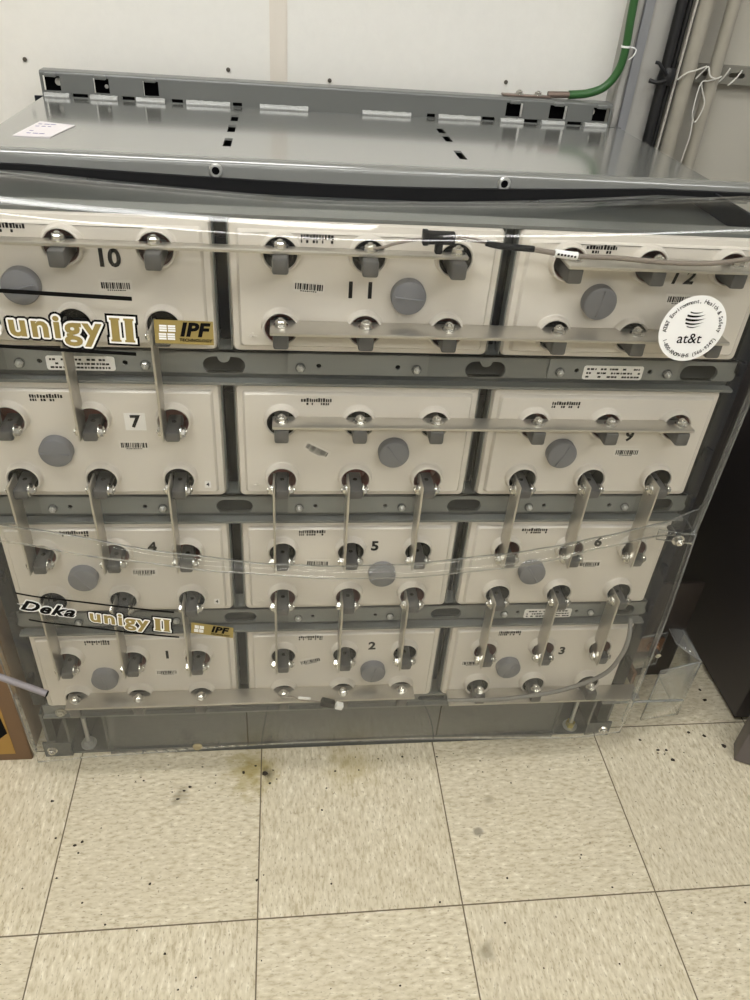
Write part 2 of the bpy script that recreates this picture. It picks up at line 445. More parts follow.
for s in (-1, 1):
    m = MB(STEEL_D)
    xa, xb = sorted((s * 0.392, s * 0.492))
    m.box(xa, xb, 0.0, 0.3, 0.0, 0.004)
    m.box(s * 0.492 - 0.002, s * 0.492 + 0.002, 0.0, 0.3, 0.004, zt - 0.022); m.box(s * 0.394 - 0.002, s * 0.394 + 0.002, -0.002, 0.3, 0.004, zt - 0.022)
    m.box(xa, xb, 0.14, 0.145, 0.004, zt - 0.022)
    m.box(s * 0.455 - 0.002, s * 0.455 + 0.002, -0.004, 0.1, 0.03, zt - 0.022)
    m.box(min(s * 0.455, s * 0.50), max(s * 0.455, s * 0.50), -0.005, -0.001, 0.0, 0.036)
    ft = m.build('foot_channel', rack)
    m = MB(BOLT); m.hexbolt((0, 0, 0), (0, -1, 0), 0.0062, 0.006); m.build('foot_bolt', ft, 32, (s * 0.486, -0.005, 0.018))
    m = MB(ZINC)
    m.lathe([(0.0038, 0), (0.0038, 0.072)], (0, 0, 0), (0, 0, 1), None, 12); m.lathe([(0.013, 0), (0.013, 0.003)], (0, 0, 0), (0, 0, 1), None, 20)
    m.lathe([(0.0085, 0.003), (0.0085, 0.012)], (0, 0, 0), (0, 0, 1), mat('brass_nut', (176, 160, 84), 0.3, 0.8) if s > 0 else None, 6)
    m.build('anchor_bolt', ft, 32, (s * 0.432, 0.015, 0.004))
# side posts and side sheets
for s in (-1, 1):
    m = MB(SIDE)
    xa, xb = sorted((s * 0.4785, s * 0.498))
    m.box(xa, xb, 0.0, 0.03, zt, 0.912, None, 0.0015); m.box(min(s * 0.490, s * 0.494), max(s * 0.490, s * 0.494), 0.03, 0.57, 0.004, 0.912)
    sp = m.build('side_panel', rack)
    for zz in (0.20, 0.33, 0.41, 0.54, 0.62, 0.75, 0.83):
        m = MB(SIDE); m.box(-0.004, 0.004, -0.012, 0, -0.009, 0.009, None, 0.002); m.build('hook_tab', sp, 32, (s * 0.485, 0.0, zz))
# dividers between cells
for x in (XC - W / 2, XC + W / 2):
    for r in range(4):
        z0 = zcell(r); m = MB(STEEL)
        for s in (-1, 1): m.box(x + s * 0.0078 - 0.0007, x + s * 0.0078 + 0.0007, 0.001, 0.018, z0, z0 + ch(r))
        m.box(x - 0.0071, x + 0.0071, 0.030, 0.033, z0, z0 + ch(r) - 0.03, NAVY)
        m.build('divider', rack)
# inner roof under the top panel, seen through the cover
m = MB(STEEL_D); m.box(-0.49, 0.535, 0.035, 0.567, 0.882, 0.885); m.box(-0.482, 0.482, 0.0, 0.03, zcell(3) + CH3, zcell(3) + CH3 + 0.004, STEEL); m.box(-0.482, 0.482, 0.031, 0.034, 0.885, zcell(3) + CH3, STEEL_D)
m.build('tray_roof', rack)
# back sheet
m = MB(SIDE); m.box(-0.49, 0.49, 0.568, 0.572, 0.02, 0.925); m.build('back_panel', rack)
# top panel with slots
LY, ZT = 0.2015, 0.925
slots = []
for x, ys in ((-0.169, ((0.272, 0.324), (0.366, 0.416), (0.447, 0.496), (0.545, 0.566))), (0.1525, ((0.264, 0.318), (0.378, 0.43), (0.44, 0.49), (0.545, 0.566)))):
    for a, b in ys: slots.append(rect(x - 0.0055, x + 0.0055, a, b))
m = MB(TOPST)
m.plate(rect(-0.476, 0.487, LY + 0.010, 0.57), slots, TOP, ZT, ZT - 0.003)
tp = m.build('top_panel', rack)
for rr in slots:
    pass
m = MB(TOPST)
prof = []
for i in range(9):
    a = PI / 2 * i / 8; prof.append((LY + 0.010 - 0.010 * math.sin(a), ZT - 0.010 + 0.010 * math.cos(a)))
prof += [(LY, 0.8985), (LY + 0.004, 0.8985), (LY + 0.004, 0.912), (LY + 0.010, ZT - 0.004)]
gh = []
t = bmesh.new(); xs = (-0.52, 0.545)
rings = [[t.verts.new((x, y, z)) for (y, z) in prof] for x in xs]
n = len(prof)
for i in range(n): t.faces.new([rings[0][i], rings[0][(i + 1) % n], rings[1][(i + 1) % n], rings[1][i]])
t.faces.new(rings[0]); t.faces.new(rings[1]); m.merge(t)
lip = m.build('front_lip', rack, 40)
for x in (-0.179, 0.197):
    m = MB(ZINC); m.lathe([(0.0088, 0), (0.0088, 0.0015), (0.0072, 0.003), (0.005, 0.003), (0.005, 0.0005)], (0, 0, 0), (0, -1, 0), None, 24, False)
    m.lathe([(0.0051, 0.0006), (0.0051, 0.0010)], (0, 0, 0), (0, -1, 0), DARK, 20); m.build('threaded_insert', lip, 40, (x, LY, 0.9105))
# gasket strip under the lip
m = MB(BLACK)
for i in range(30):
    xa = -0.52 + 1.065 * i / 30; xb = -0.52 + 1.065 * (i + 1) / 30
    gs = lambda x: (0.017 if x > 0 else 0.010) * min(1.4, (abs(x) / 0.33) ** 1.6)
    vs = [(x, y, zz) for x in (xa, xb) for (y, zz) in ((LY - 0.006, 0.8815 + gs(x)), (LY - 0.006, 0.9005 + gs(x) * 0.55), (LY + 0.0035, 0.9005 + gs(x) * 0.55), (LY + 0.0035, 0.8815 + gs(x)))]
    m.faces(vs, [(0, 1, 5, 4), (1, 2, 6, 5), (2, 3, 7, 6), (3, 0, 4, 7)])
m.build('gasket_strip', rack, 40)
# rear flange with notches
FY = 0.565
notches = [(-0.473, -0.446), (-0.396, -0.371), (-0.319, -0.294), (0.279, 0.309), (0.355, 0.387), (0.432, 0.462)]
bslots = [(-0.430, -0.406), (-0.353, -0.333), (-0.275, -0.257), (-0.177, -0.162), (0.146, 0.160), (0.241, 0.263), (0.315, 0.339), (0.391, 0.417)]
m = MB(STEEL)
hs = [rect(a + 0.001, b, 0.934, 0.955) for a, b in notches]
hs += [rect(a, b, 0.9263, 0.9315) for a, b in bslots]
m.plate(rect(-0.476, 0.466, 0.925, 0.958), hs, FR, FY, FY + 0.003)
t = bmesh.new(); prof = [(FY + 0.004 - 0.004 * math.cos(PI / 2 * i / 5), 0.958 + 0.004 * math.sin(PI / 2 * i / 5)) for i in range(6)] + [(FY + 0.03, 0.962), (FY + 0.03, 0.959), (FY + 0.006, 0.959), (FY + 0.003, 0.957)]
rings = [[t.verts.new((x, y, z)) for (y, z) in prof] for x in (-0.476, 0.466)]; n = len(prof)
for i in range(n): t.faces.new([rings[0][i], rings[0][(i + 1) % n], rings[1][(i + 1) % n], rings[1][i]])
t.faces.new(rings[0]); t.faces.new(rings[1]); m.merge(t)
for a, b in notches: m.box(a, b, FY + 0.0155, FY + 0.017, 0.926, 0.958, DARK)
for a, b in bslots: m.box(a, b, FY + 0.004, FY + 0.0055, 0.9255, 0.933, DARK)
rf = m.build('rear_flange', rack, 40)
for a, b in notches:
    m = MB(STEEL); m.box(-0.009, 0.009, -0.0035, 0.002, 0.0, 0.006, None, 0.0015); m.build('hook_tab', rf, 32, ((a + b) / 2, FY, 0.9535))
for i, (x, z, r) in enumerate(((-0.452, 0.945, 0.0055), (-0.378, 0.942, 0.003), (0.436, 0.946, 0.005))):
    m = MB(WALL); m.lathe([(r, 0), (r, 0.001)], (x, FY + 0.0155, z), (0, -1, 0), None, 16); m.build('bolt_hole', rf)
for a, b in ((-0.472, -0.434), (-0.402, -0.359), (-0.330, -0.285), (-0.251, -0.181), (-0.133, -0.054), (0.036, 0.118), (0.165, 0.237), (0.272, 0.312), (0.344, 0.385), (0.420, 0.460)):
    m = MB(WELD); nseg = 14
    pts = [(a + (b - a) * i / nseg, FY - 0.003, 0.927) for i in range(nseg + 1)]
    m.tube(pts, [0.0045 + 0.0012 * random.random() for _ in pts], None, 8, False); m.build('weld_bead', rack)

# ------------------------------------------------------------------ battery cells
def cell_cover(H):
    m = MB(CREAM)
    hx = 0.152
    loops = []
    for ins, y in ((0.0, 0.012), (0.0, 0.001), (0.0022, -0.004), (0.0085, -0.0055), (0.0095, -0.0085), (0.0115, -0.0105)):
        loops.append((ins, y))
    def rl(ins):
        pts = []; r = max(0.002, 0.006 - ins * 0.2)
        for cx, cz, a0 in ((hx - ins - r, H - ins - r, 0), (-hx + ins + r, H - ins - r, PI / 2), (-hx + ins + r, ins + r, PI), (hx - ins - r, ins + r, 1.5 * PI)):
            for i in range(5): a = a0 + PI / 2 * i / 4; pts.append((cx + r * math.cos(a), cz + r * math.sin(a)))
        return pts
    t = bmesh.new(); prev = None
    for ins, y in loops:
        ring = [t.verts.new((u, y, v)) for u, v in rl(ins)]
        if prev:
            for i in range(len(ring)): j = (i + 1) % len(ring); t.faces.new([prev[i], prev[j], ring[j], ring[i]])
        prev = ring
    es = [t.edges.get((prev[i], prev[(i + 1) % len(prev)])) for i in range(len(prev))]
    hc = [(j * w, ZC + k * h) for j in (-1, 0, 1) for k in (0, 1)]
    NS = 36
    for cx, cz in hc:
        prof = [(0.0226, -0.0105), (0.0216, -0.0115), (0.0209, -0.0195), (0.0203, -0.0212), (0.0193, -0.0215), (0.0183, -0.0206), (0.0181, 0.018)]
        pr = None
        for r, y in prof:
            ring = [t.verts.new((cx + r * math.cos(2 * PI * i / NS), y, cz + r * math.sin(2 * PI * i / NS))) for i in range(NS)]
            if pr:
                for i in range(NS): j = (i + 1) % NS; t.faces.new([pr[i], pr[j], ring[j], ring[i]])
            else: es += [t.edges.new((ring[i], ring[(i + 1) % NS])) for i in range(NS)]
            pr = ring
    bmesh.ops.triangle_fill(t, use_beauty=True, use_dissolve=False, edges=es)
    m.merge(t)
    return m
P_COVER = cell_cover(CH).build('front_cover')
P_COVER3 = cell_cover(CH3).build('front_cover')
def jar(H):
    m = MB(NAVY); m.box(-0.1515, 0.1515, 0.0125, 0.03, 0.001, H - 0.002, None, 0.002); m.box(-0.150, 0.150, 0.03, 0.50, 0.001, 0.118, None, 0.002); return m.build('jar')
P_JAR, P_JAR3 = jar(CH), jar(CH3)
def post_mesh(vert):
    m = MB(POST)
    if vert:
        m.box(-0.0088, 0.0088, -0.0405, 0.009, -0.0165, -0.0025, None, 0.003)
        m.lathe([(0.003, 0), (0.003, 0.0004)], (0, -0.014, -0.0025), (0, 0, 1), DARK, 12)
    else: m.box(-0.0088, 0.0088, -0.0455, 0.009, -0.0145, 0.0042, None, 0.003)
    return m.build('terminal_post')
P_PV, P_PH = post_mesh(True), post_mesh(False)
def seal(mm):
    m = MB(mm); m.lathe([(0.0178, 0), (0.0181, 0.030), (0.0176, 0.030), (0.0174, 0.003), (0.0125, 0.0035), (0.0120, 0.008), (0.010, 0.0085)], (0, 0.0115, 0), (0, -1, 0), None, 28); return m.build('terminal_seal')
P_SR, P_SB = seal(RED), seal(BLK)
m = MB(CAPG)
m.lathe([(0.0200, 0), (0.0200, 0.010), (0.0190, 0.012), (0.0165, 0.013), (0, 0.015)], (0, -0.0105, 0), (0, -1, 0), None, 40)
m.box(-0.0165, 0.0165, -0.0258, -0.0215, -0.0012, 0.0012, None, 0.0008, Matrix.Rotation(0.9, 4, 'Y'))
P_CAP = m.build('vent_cap')
def barcode(seed, wd=0.034, ht=0.015, flip=False):
    rnd = random.Random(seed); m = MB(mat('barcode_paper', (214, 208, 198), 0.5))
    m.box(-wd / 2, wd / 2, -0.0004, 0, -ht / 2, ht / 2)
    x = -wd / 2 + 0.003
    zt_, zb_ = (0.0034, -0.0036)
    while x < wd / 2 - 0.003:
        bw = rnd.choice((0.0008, 0.0013, 0.0019)); m.box(x, x + bw, -0.0007, -0.0004, zb_, zt_, INK); x += bw + rnd.choice((0.0006, 0.0010, 0.0014))
    for z in ((0.005,), (-0.0052,))[0 if flip else 1] + (() if flip else ()):
        x = -wd / 4
        while x < wd / 4: bw = rnd.uniform(0.001, 0.002); m.box(x, x + bw, -0.0006, -0.0004, z - 0.0006, z + 0.0006, INK); x += bw + 0.0008
    return m.build('barcode_label', None, 0)
def serial(seed):
    rnd = random.Random(seed); m = MB(INK); x = -0.019
    while x < 0.017:
        bw = rnd.uniform(0.0014, 0.0028); hh = rnd.uniform(0.0036, 0.0056)
        m.box(x, x + bw, -0.0005, 0, 0.0002, hh, INK)
        if rnd.random() < 0.55: m.box(x, x + bw * 0.9, -0.0005, 0, -0.0042, -0.0012, INK)
        x += bw + rnd.uniform(0.0007, 0.0014)
    return m.build('serial_print', None, 0)
for p in (P_COVER, P_COVER3, P_JAR3, P_JAR, P_PV, P_PH, P_SR, P_SB, P_CAP): col.objects.unlink(p)

NUM = {(-1, 3): 10, (0, 3): 11, (1, 3): 12, (-1, 2): 7, (0, 2): 8, (1, 2): 9, (-1, 1): 4, (0, 1): 5, (1, 1): 6, (-1, 0): 1, (0, 0): 2, (1, 0): 3}
KF = (0.84 - 0.013) / 0.84
def fp(x, z): return (CAM.x + KF * (x - CAM.x), CAM.z + KF * (z - CAM.z))
NPOS = {10: (-.282, .862), 11: (-.006, .834), 12: (.374, .862), 7: (-.277, .658), 8: (0.05, 0.655), 9: (.369, .643), 4: (-.277, .456), 5: (.036, .454), 6: (.371, .458), 1: (-.277, .237), 2: (.045, .246), 3: (.366, .223)}
BPOS = {10: (-.278, .832), 11: (-.065, .837), 12: (.38, .835), 7: (-.283, .624), 8: (-.051, .618), 9: (.372, .617), 4: (-.293, .41), 5: (-.046, .423), 6: (.368, .415), 1: (-.281, .197), 2: (-.054, .214), 3: (.215, .199)}
BROT = {11: 0.06, 8: 0.5, 5: 0.05, 2: -0.25, 9: 0.0}
SPOS = {10: (-.379, .903), 11: (-.055, .901), 12: (.269, .903), 7: (-.377, .690), 8: (-.053, .689), 9: (.271, .689), 4: (-.378, .481), 5: (-.054, .479), 6: (.269, .48), 1: (-.378, .269), 2: (-.053, .27), 3: (.27, .268)}
CLAB = {10: 'cream battery cell marked 10 behind the large gold lettering on the upper cover',
        11: 'cream battery cell marked 11 in the middle of the top tier, cap beside its number',
        12: 'cream battery cell marked 12 behind the round white sticker on the upper cover',
        7: 'cream battery cell marked 7 on a white tag, directly below cell 10',
        8: 'cream unnumbered battery cell in the middle of the second tier, slanted barcode on it',
        9: 'cream battery cell marked 9 below the round white sticker, directly beneath cell 12',
        4: 'cream battery cell marked 4 directly below cell 7 and above the lower gold lettering',
        5: 'cream battery cell marked 5 in the middle of the third tier, behind the cover edge',
        6: 'cream battery cell marked 6 at the bolted corner of the upper cover, below cell 9',
        1: 'cream battery cell marked 1 in the bottom tier beside the cardboard box',
        2: 'cream battery cell marked 2 in the middle of the bottom tier',
        3: 'cream battery cell marked 3 in the bottom tier with a grey cable crossing its corner'}
VERT = set()   # terminals carrying an upright link
for c in (-1, 0, 1):
    for r in (1, 2): VERT.add((c, r, 0)); VERT.add((c, r - 1, 1))
VERT.add((-1, 3, 0)); VERT.add((-1, 2, 1))
def textured_number(n, parent, x, z):
    m = MB(LABELW)
    if n == 7: m.box(-0.0125, 0.0125, -0.0004, 0, -0.012, 0.012)
    fn = FR
    if n == 11:
        for sx in (-0.011, 0.011): text(m, lambda u, v, d: (u + sx, d, v), INK, -0.0007, '1', 0.026, 0, 0.0009)
    elif n == 12:
        text(m, lambda u, v, d: (u - 0.009, d, v), INK, -0.0007, '1', 0.024, 0.2, 0.0008)
        text(m, lambda u, v, d: (u + 0.009, d, v), INK, -0.0007, '2', 0.024, 0.2, 0.0008)
    else: text(m, fn, INK, -0.0007, str(n), 0.027 if n == 10 else 0.023, 0, 0.0009)
    return m.build('number_mark', parent, 0, (x, -0.0105, z))
cells = {}
HOLE = {}
for (c, r), n in sorted(NUM.items(), key=lambda q: -q[1]):
    xc, z0 = XC + W * c, zcell(r)
    root = thing('battery_cell', CLAB[n], 'battery cell', (xc, 0, z0), 'cells in the battery rack')
    cells[n] = root
    inst(P_JAR3 if r == 3 else P_JAR, root, (0, 0, 0)); inst(P_COVER3 if r == 3 else P_COVER, root, (0, 0, 0))
    cp = inst(P_CAP, root, ((0.0478 if c == 0 else -0.0495), 0, ZC + 0.0410))
    cp.rotation_euler = (0, random.uniform(-1.2, 1.2), 0)
    for k in (0, 1):
        for j in (-1, 0, 1):
            HOLE[(c, r, j, k)] = (xc + j * w, z0 + ZC + k * h)
            tp_ = inst(P_PV if (c, r, k) in VERT else P_PH, root, (j * w, 0, ZC + k * h))
            redk = (k == 1) != (c == 0)
            inst(P_SR if redk else P_SB, tp_, (0, 0, 0))
    if n != 8:
        x, z = fp(*NPOS[n]); textured_number(n, root, x - xc, z - z0)
    x, z = fp(*BPOS[n]); b = barcode(n, 0.036 if n < 10 else 0.036, 0.0135); b.parent = root; b.location = (x - xc, -0.0105, z - z0); b.rotation_euler = (0, BROT.get(n, 0), 0)
    x, z = fp(*SPOS[n]); b = serial(n + 40); b.parent = root; b.location = (x - xc, -0.0105, min(z - z0, ch(r) - 0.016)); 
    if c == 0:
        m = MB(CREAM); m.box(-0.005, 0.005, -0.0012, 0, -0.001, 0.001); m.box(-0.001, 0.001, -0.0012, 0, -0.005, 0.005); m.build('plus_mark', root, 0, (-0.128, -0.0105, 0.022))
    if c == -1 and r in (1, 2):
        m = MB(LABELW); m.box(-0.004, 0.004, -0.0004, 0, -0.005, 0.005); text(m, FR, INK, -0.0006, '4', 0.008, 0, 0.0002); m.build('corner_mark', root, 0, (0.130, -0.0105, 0.023))

# sticker plates on the beams
def beam_label(x0, x1, z0, z1, label, seed):
    rnd = random.Random(seed); m = MB(LABELW)
    t = bmesh.new(); m.plate(stadium_rect(x0, x1, z0, z1, 0.003), [], FR, -0.0056, -0.005)
    hgt = (z1 - z0)
    for i, zc_ in enumerate((z1 - hgt * 0.24, z1 - hgt * 0.53, z1 - hgt * 0.8)):
        x = x0 + 0.004
        while x < x1 - 0.006:
            bw = rnd.uniform(0.0015, 0.0045)
            if rnd.random() < 0.82: m.box(x, min(x + bw, x1 - 0.003), -0.0059, -0.0056, zc_ - 0.0012, zc_ + 0.0012, INK)
            x += bw + rnd.uniform(0.0006, 0.0016)
    o = m.build('rating_label', rack, 0)
    o['label'] = label
beam_label(-0.366, -0.289, 0.7315, 0.7495, 'small white rating label with three lines of print', 3)
beam_label(0.279, 0.357, 0.7305, 0.7495, 'small white rating label with three lines of print', 5)
beam_label(0.281, 0.358, 0.310, 0.3285, 'small white rating label with three lines of print', 8)

# ------------------------------------------------------------------ link plates and bus bars
m = MB(BOLT); m.hexbolt((0, 0, 0), (0, 0, 1), 0.0062, 0.0055); P_BZ = m.build('bolt')
m = MB(BOLT); m.hexbolt((0, 0, 0), (-1, 0, 0), 0.0063, 0.0045); P_BX = m.build('bolt')
m = MB(BOLT); m.lathe([(0.0038, 0), (0.0038, 0.004)], (0, 0, 0), (1, 0, 0), None, 12); m.hexbolt((0.0005, 0, 0), (1, 0, 0), 0.0063, 0.0048); P_NX = m.build('nut')
for p in (P_BZ, P_BX, P_NX): col.objects.unlink(p)

def upright(c, rlow, j, label):
    x, zl = HOLE[(c, rlow, j, 1)]; _, zh = HOLE[(c, rlow + 1, j, 0)]
    root = thing('link_plate', label, 'metal link', (x, -0.03, zl - 0.012), 'upright links between tiers')
    a, b = 0.0, zh - zl + 0.012 + 0.007
    m = MB(TIN); m.box(-0.0118, -0.0088, -0.017, 0.016, a, b, None, 0.001)
    m.build('plate', root)
    for z in (0.012 - 0.0075, b - 0.0145):
        inst(P_BX, root, (-0.0118, 0.0, z)); inst(P_NX, root, (0.0085, 0.0, z))
PAIRS = [(-1, 2, 10, 7), (-1, 1, 7, 4), (0, 1, 8, 5), (1, 1, 9, 6), (-1, 0, 4, 1), (0, 0, 5, 2), (1, 0, 6, 3)]
for c, rl_, a, b in PAIRS:
    for j, wd in ((-1, 'leftmost'), (0, 'middle one'), (1, 'rightmost')):
        upright(c, rl_, j, 'upright metal link, %s of three joining %s to %s' % (
            wd, 'cell %d' % a if a != 8 else 'the unnumbered cell', 'cell %d' % b))

def bar(x0, x1, z, y0, y1, pts, label, name='bus_bar', th=0.0042):
    root = thing(name, label, 'bus bar', ((x0 + x1) / 2, 0, z), 'horizontal bus bars')
    xm = (x0 + x1) / 2
    m = MB(TIN); m.box(x0 - xm, x1 - xm, y0, y1, 0, th, None, 0.0012); m.build('bar', root)
    for x in pts: inst(P_BZ, root, (x - xm, (y0 + y1) / 2 + 0.001, th))
hx = lambda c, j: XC + W * c + w * j
zt1 = lambda r, k: zcell(r) + ZC + k * h
OFF = 0.0045
bar(hx(-1, -1) - 0.012, hx(0, 1) + 0.011, zt1(3, 1) + OFF, -0.035, -0.019, [hx(c, j) for c in (-1, 0) for j in (-1, 0, 1)], 'long flat metal bus bar across the upper terminals of cells 10 and 11')
bar(hx(1, -1) - 0.012, hx(1, 1) + 0.04, zt1(3, 1) + OFF, -0.052, -0.016, [hx(1, j) for j in (-1, 0, 1)], 'flat metal bus bar along the upper terminals of cell 12, thin cable above it')
bar(hx(0, -1) - 0.012, hx(1, 1) + 0.013, zt1(3, 0) + OFF, -0.050, -0.014, [hx(c, j) for c in (0, 1) for j in (-1, 0, 1)], 'long flat metal bus bar across the lower terminals of cells 11 and 12')
bar(hx(0, -1) - 0.011, hx(1, 1) + 0.013, zt1(2, 1) + OFF, -0.044, -0.017, [hx(c, j) for c in (0, 1) for j in (-1, 0, 1)], 'long flat metal bus bar joining the unnumbered cell to cell 9')
bar(hx(-1, -1) - 0.013, hx(0, 1) + 0.02, zt1(0, 0) + OFF, -0.046, -0.016, [hx(c, j) for c in (-1, 0) for j in (-1, 0, 1)], 'long flat metal bus bar along the bottom of cells 1 and 2')
# output bar under the lower terminals of cell 3 with its side terminal
zo = zt1(0, 0) - 0.0175
root = thing('bus_bar', 'flat metal output bar under the lower terminals of cell 3, with bolted side tab', 'bus bar', (0.36, 0, zo), 'horizontal bus bars')
m = MB(TIN); m.box(-0.185, 0.146, -0.044, -0.012, -0.001, 0.0028, None, 0.001); m.build('bar', root)
m = MB(mat('tarnished_copper', (104, 78, 60), 0.4, 0.6)); m.box(0.1395, 0.1455, -0.012, 0.066, 0.0028, 0.03, None, 0.001); m.box(0.1395, 0.225, 0.060, 0.066, 0.0028, 0.035, None, 0.001); m.build('side_tab', root)
m = MB(mat('dark_brown_plate', (34, 27, 23), 0.5)); m.box(0.142, 0.272, 0.080, 0.087, -0.085, 0.15, None, 0.002); m.build('dark_infill', root)  # dark brown sheet filling the gap behind the side tab
m = MB(mat('copper_bolt', (128, 92, 66), 0.35, 0.6)); m.hexbolt((0, 0.008, 0), (0, -1, 0), 0.009, 0.008); m.lathe([(0.0052, 0.0), (0.0052, 0.016)], (0, 0, 0), (0, -1, 0), BOLT, 12); m.build('terminal_bolt', root, 32, (0.205, 0.050, 0.020))
for j in (-1, 0, 1): inst(P_BZ, root, (hx(1, j) - 0.36, -0.032, 0.0217))

# ------------------------------------------------------------------ clear covers
def lerp_pts(pts, x):
    if x <= pts[0][0]: return pts[0][1:]
    for a, b in zip(pts, pts[1:]):
        if x <= b[0]:
            t = (x - a[0]) / (b[0] - a[0]); t = t * t * (3 - 2 * t) * 0.4 + t * 0.6
            return tuple(p + (q - p) * t for p, q in zip(a[1:], b[1:]))
    return pts[-1][1:]
UB = [(-0.500, -0.045, 0.528), (-0.447, -0.064, 0.523), (-0.30, -0.092, 0.514), (-0.17, -0.113, 0.510), (-0.036, -0.128, 0.510), (0.06, -0.126, 0.508), (0.20, -0.112, 0.510),
      (0.265, -0.101, 0.514), (0.33, -0.086, 0.521), (0.42, -0.068, 0.527), (0.455, -0.060, 0.521), (0.490, -0.036, 0.503)]
LT = [(-0.500, -0.048, 0.552), (-0.41, -0.066, 0.544), (-0.228, -0.090, 0.522), (-0.116, -0.105, 0.516), (-0.035, -0.110, 0.515), (0.06, -0.108, 0.515), (0.20, -0.095, 0.520),
      (0.265, -0.086, 0.524), (0.33, -0.077, 0.533), (0.42, -0.060, 0.542), (0.490, -0.030, 0.545)]
def topy(x):
    a = abs(x); return -0.070 + (0 if a < 0.40 else 0.035 * ((a - 0.40) / 0.10) ** 1.5)
def upper_y(x, z):
    yb, zb = lerp_pts(UB, x); t = min(1, max(0, (z - zb) / (0.87 - zb)))
    return yb + (topy(x) - yb) * (t ** 0.8)
def lower_y(x, z):
    yt, ztp = lerp_pts(LT, x); t = min(1, max(0, (ztp - z) / (ztp - 0.08)))
    yb = -0.056 + max(0, abs(x) - 0.40) * 0.12
    return yt + (yb - yt) * t - 0.034 * (4 * t * (1 - t)) * (1 - (abs(x) / 0.56) ** 2) * (1 if t < 0.5 else 0.9)
def sheet(name, grid, parent, mt, th=0.0035):
    me = bpy.data.meshes.new(name); nr, nc = len(grid), len(grid[0])
    vs = [p for row in grid for p in row]
    fs = [(i * nc + j, i * nc + j + 1, (i + 1) * nc + j + 1, (i + 1) * nc + j) for i in range(nr - 1) for j in range(nc - 1)]
    me.from_pydata(vs, [], fs); me.materials.append(mt); me.materials.append(EDGE)
    me.polygons.foreach_set('use_smooth', [True] * len(fs))
    o = bpy.data.objects.new(name, me); col.objects.link(o); o.parent = parent
    s = o.modifiers.new('thickness', 'SOLIDIFY'); s.thickness = th; s.offset = 0; s.material_offset_rim = 1
    return o
upc = thing('clear_cover', 'bowed clear acrylic cover over the upper tiers of the rack, with large gold lettering', 'clear cover', (0, 0, 0))
NX = 60
xs = [-0.50 + 0.99 * i / NX for i in range(NX + 1)]
grid = []
def sag(x): return (0.017 if x > 0 else 0.013) * min(1.4, (abs(x) / 0.33) ** 1.6)
def topprof(x):
    yt = topy(x)
    wv = 0.0012 * math.sin(x * 9 + 0.7) + 0.0006 * math.sin(x * 23)
    of = sag(x)
    r = [(0.190, 0.8825 + of), (0.165, 0.8875 + of), (0.135, 0.895 + of), (0.105, 0.9025 + of), (0.075, 0.910 + of), (0.045, 0.9175 + of), (0.015, 0.9255 + of), (-0.005, 0.931 + of + wv)]
    c, R_ = (yt + 0.043, 0.897 + of + wv), 0.040
    for i in range(0, 17):
        a = PI / 2 * (1 - i / 16) + 0.25 * (1 - i / 16); r.append((c[0] - 0.043 * math.cos(a), c[1] + R_ * math.sin(a)))
    return r
tops = [topprof(x) for x in xs]
for i in range(len(tops[0])): grid.append([(x, tops[k][i][0], tops[k][i][1]) for k, x in enumerate(xs)])
for i in range(1, 25):
    row = []
    for k, x in enumerate(xs):
        yb, zb = lerp_pts(UB, x); zs = tops[k][-1][1]; z = zs + (zb - zs) * i / 24
        row.append((x, upper_y(x, min(z, 0.87)), z))
    grid.append(row)
sheet('front_sheet', grid, upc, CLEAR)
def side_ret(parent, x, zlo, zhi, yf, depth, mt, name='side_return'):
    g = []
    for i in range(9):
        z = zlo + (zhi - zlo) * i / 8
        g.append([(x, yf(z) + depth * j / 4, z) for j in range(5)])
    return sheet(name, g, parent, mt)
side_ret(upc, 0.4925, 0.503, 0.90, lambda z: upper_y(0.49, min(z, 0.87)), 0.010, CLEAR)
g = [[(0.4925, -0.036 + 0.070 * j / 4, 0.503 + (0.045 * (1 - j / 4) + 0.004) * i / 2) for j in range(5)] for i in range(3)]
sheet('corner_gusset', g, upc, CLEAR)
side_ret(upc, -0.5025, 0.528, 0.90, lambda z: upper_y(-0.50, min(z, 0.87)), 0.010, CLEAR)
g = [[(0.44 + 0.05 * i / 4, -0.028 + (-0.0) * i + 0.0 - 0.012 * i / 4 + 0.0, 0.488 + 0.017 * j / 2) for i in range(5)] for j in range(3)]
sheet('corner_tab', g, upc, CLEAR)
m = MB(BOLT); m.hexbolt((0, 0, 0), (0, -1, 0), 0.0066, 0.007); m.lathe([(0.004, -0.03), (0.004, 0)], (0, 0, 0), (0, -1, 0), BLACK, 10); m.build('corner_screw', upc, 32, (0.4655, -0.041, 0.4965))

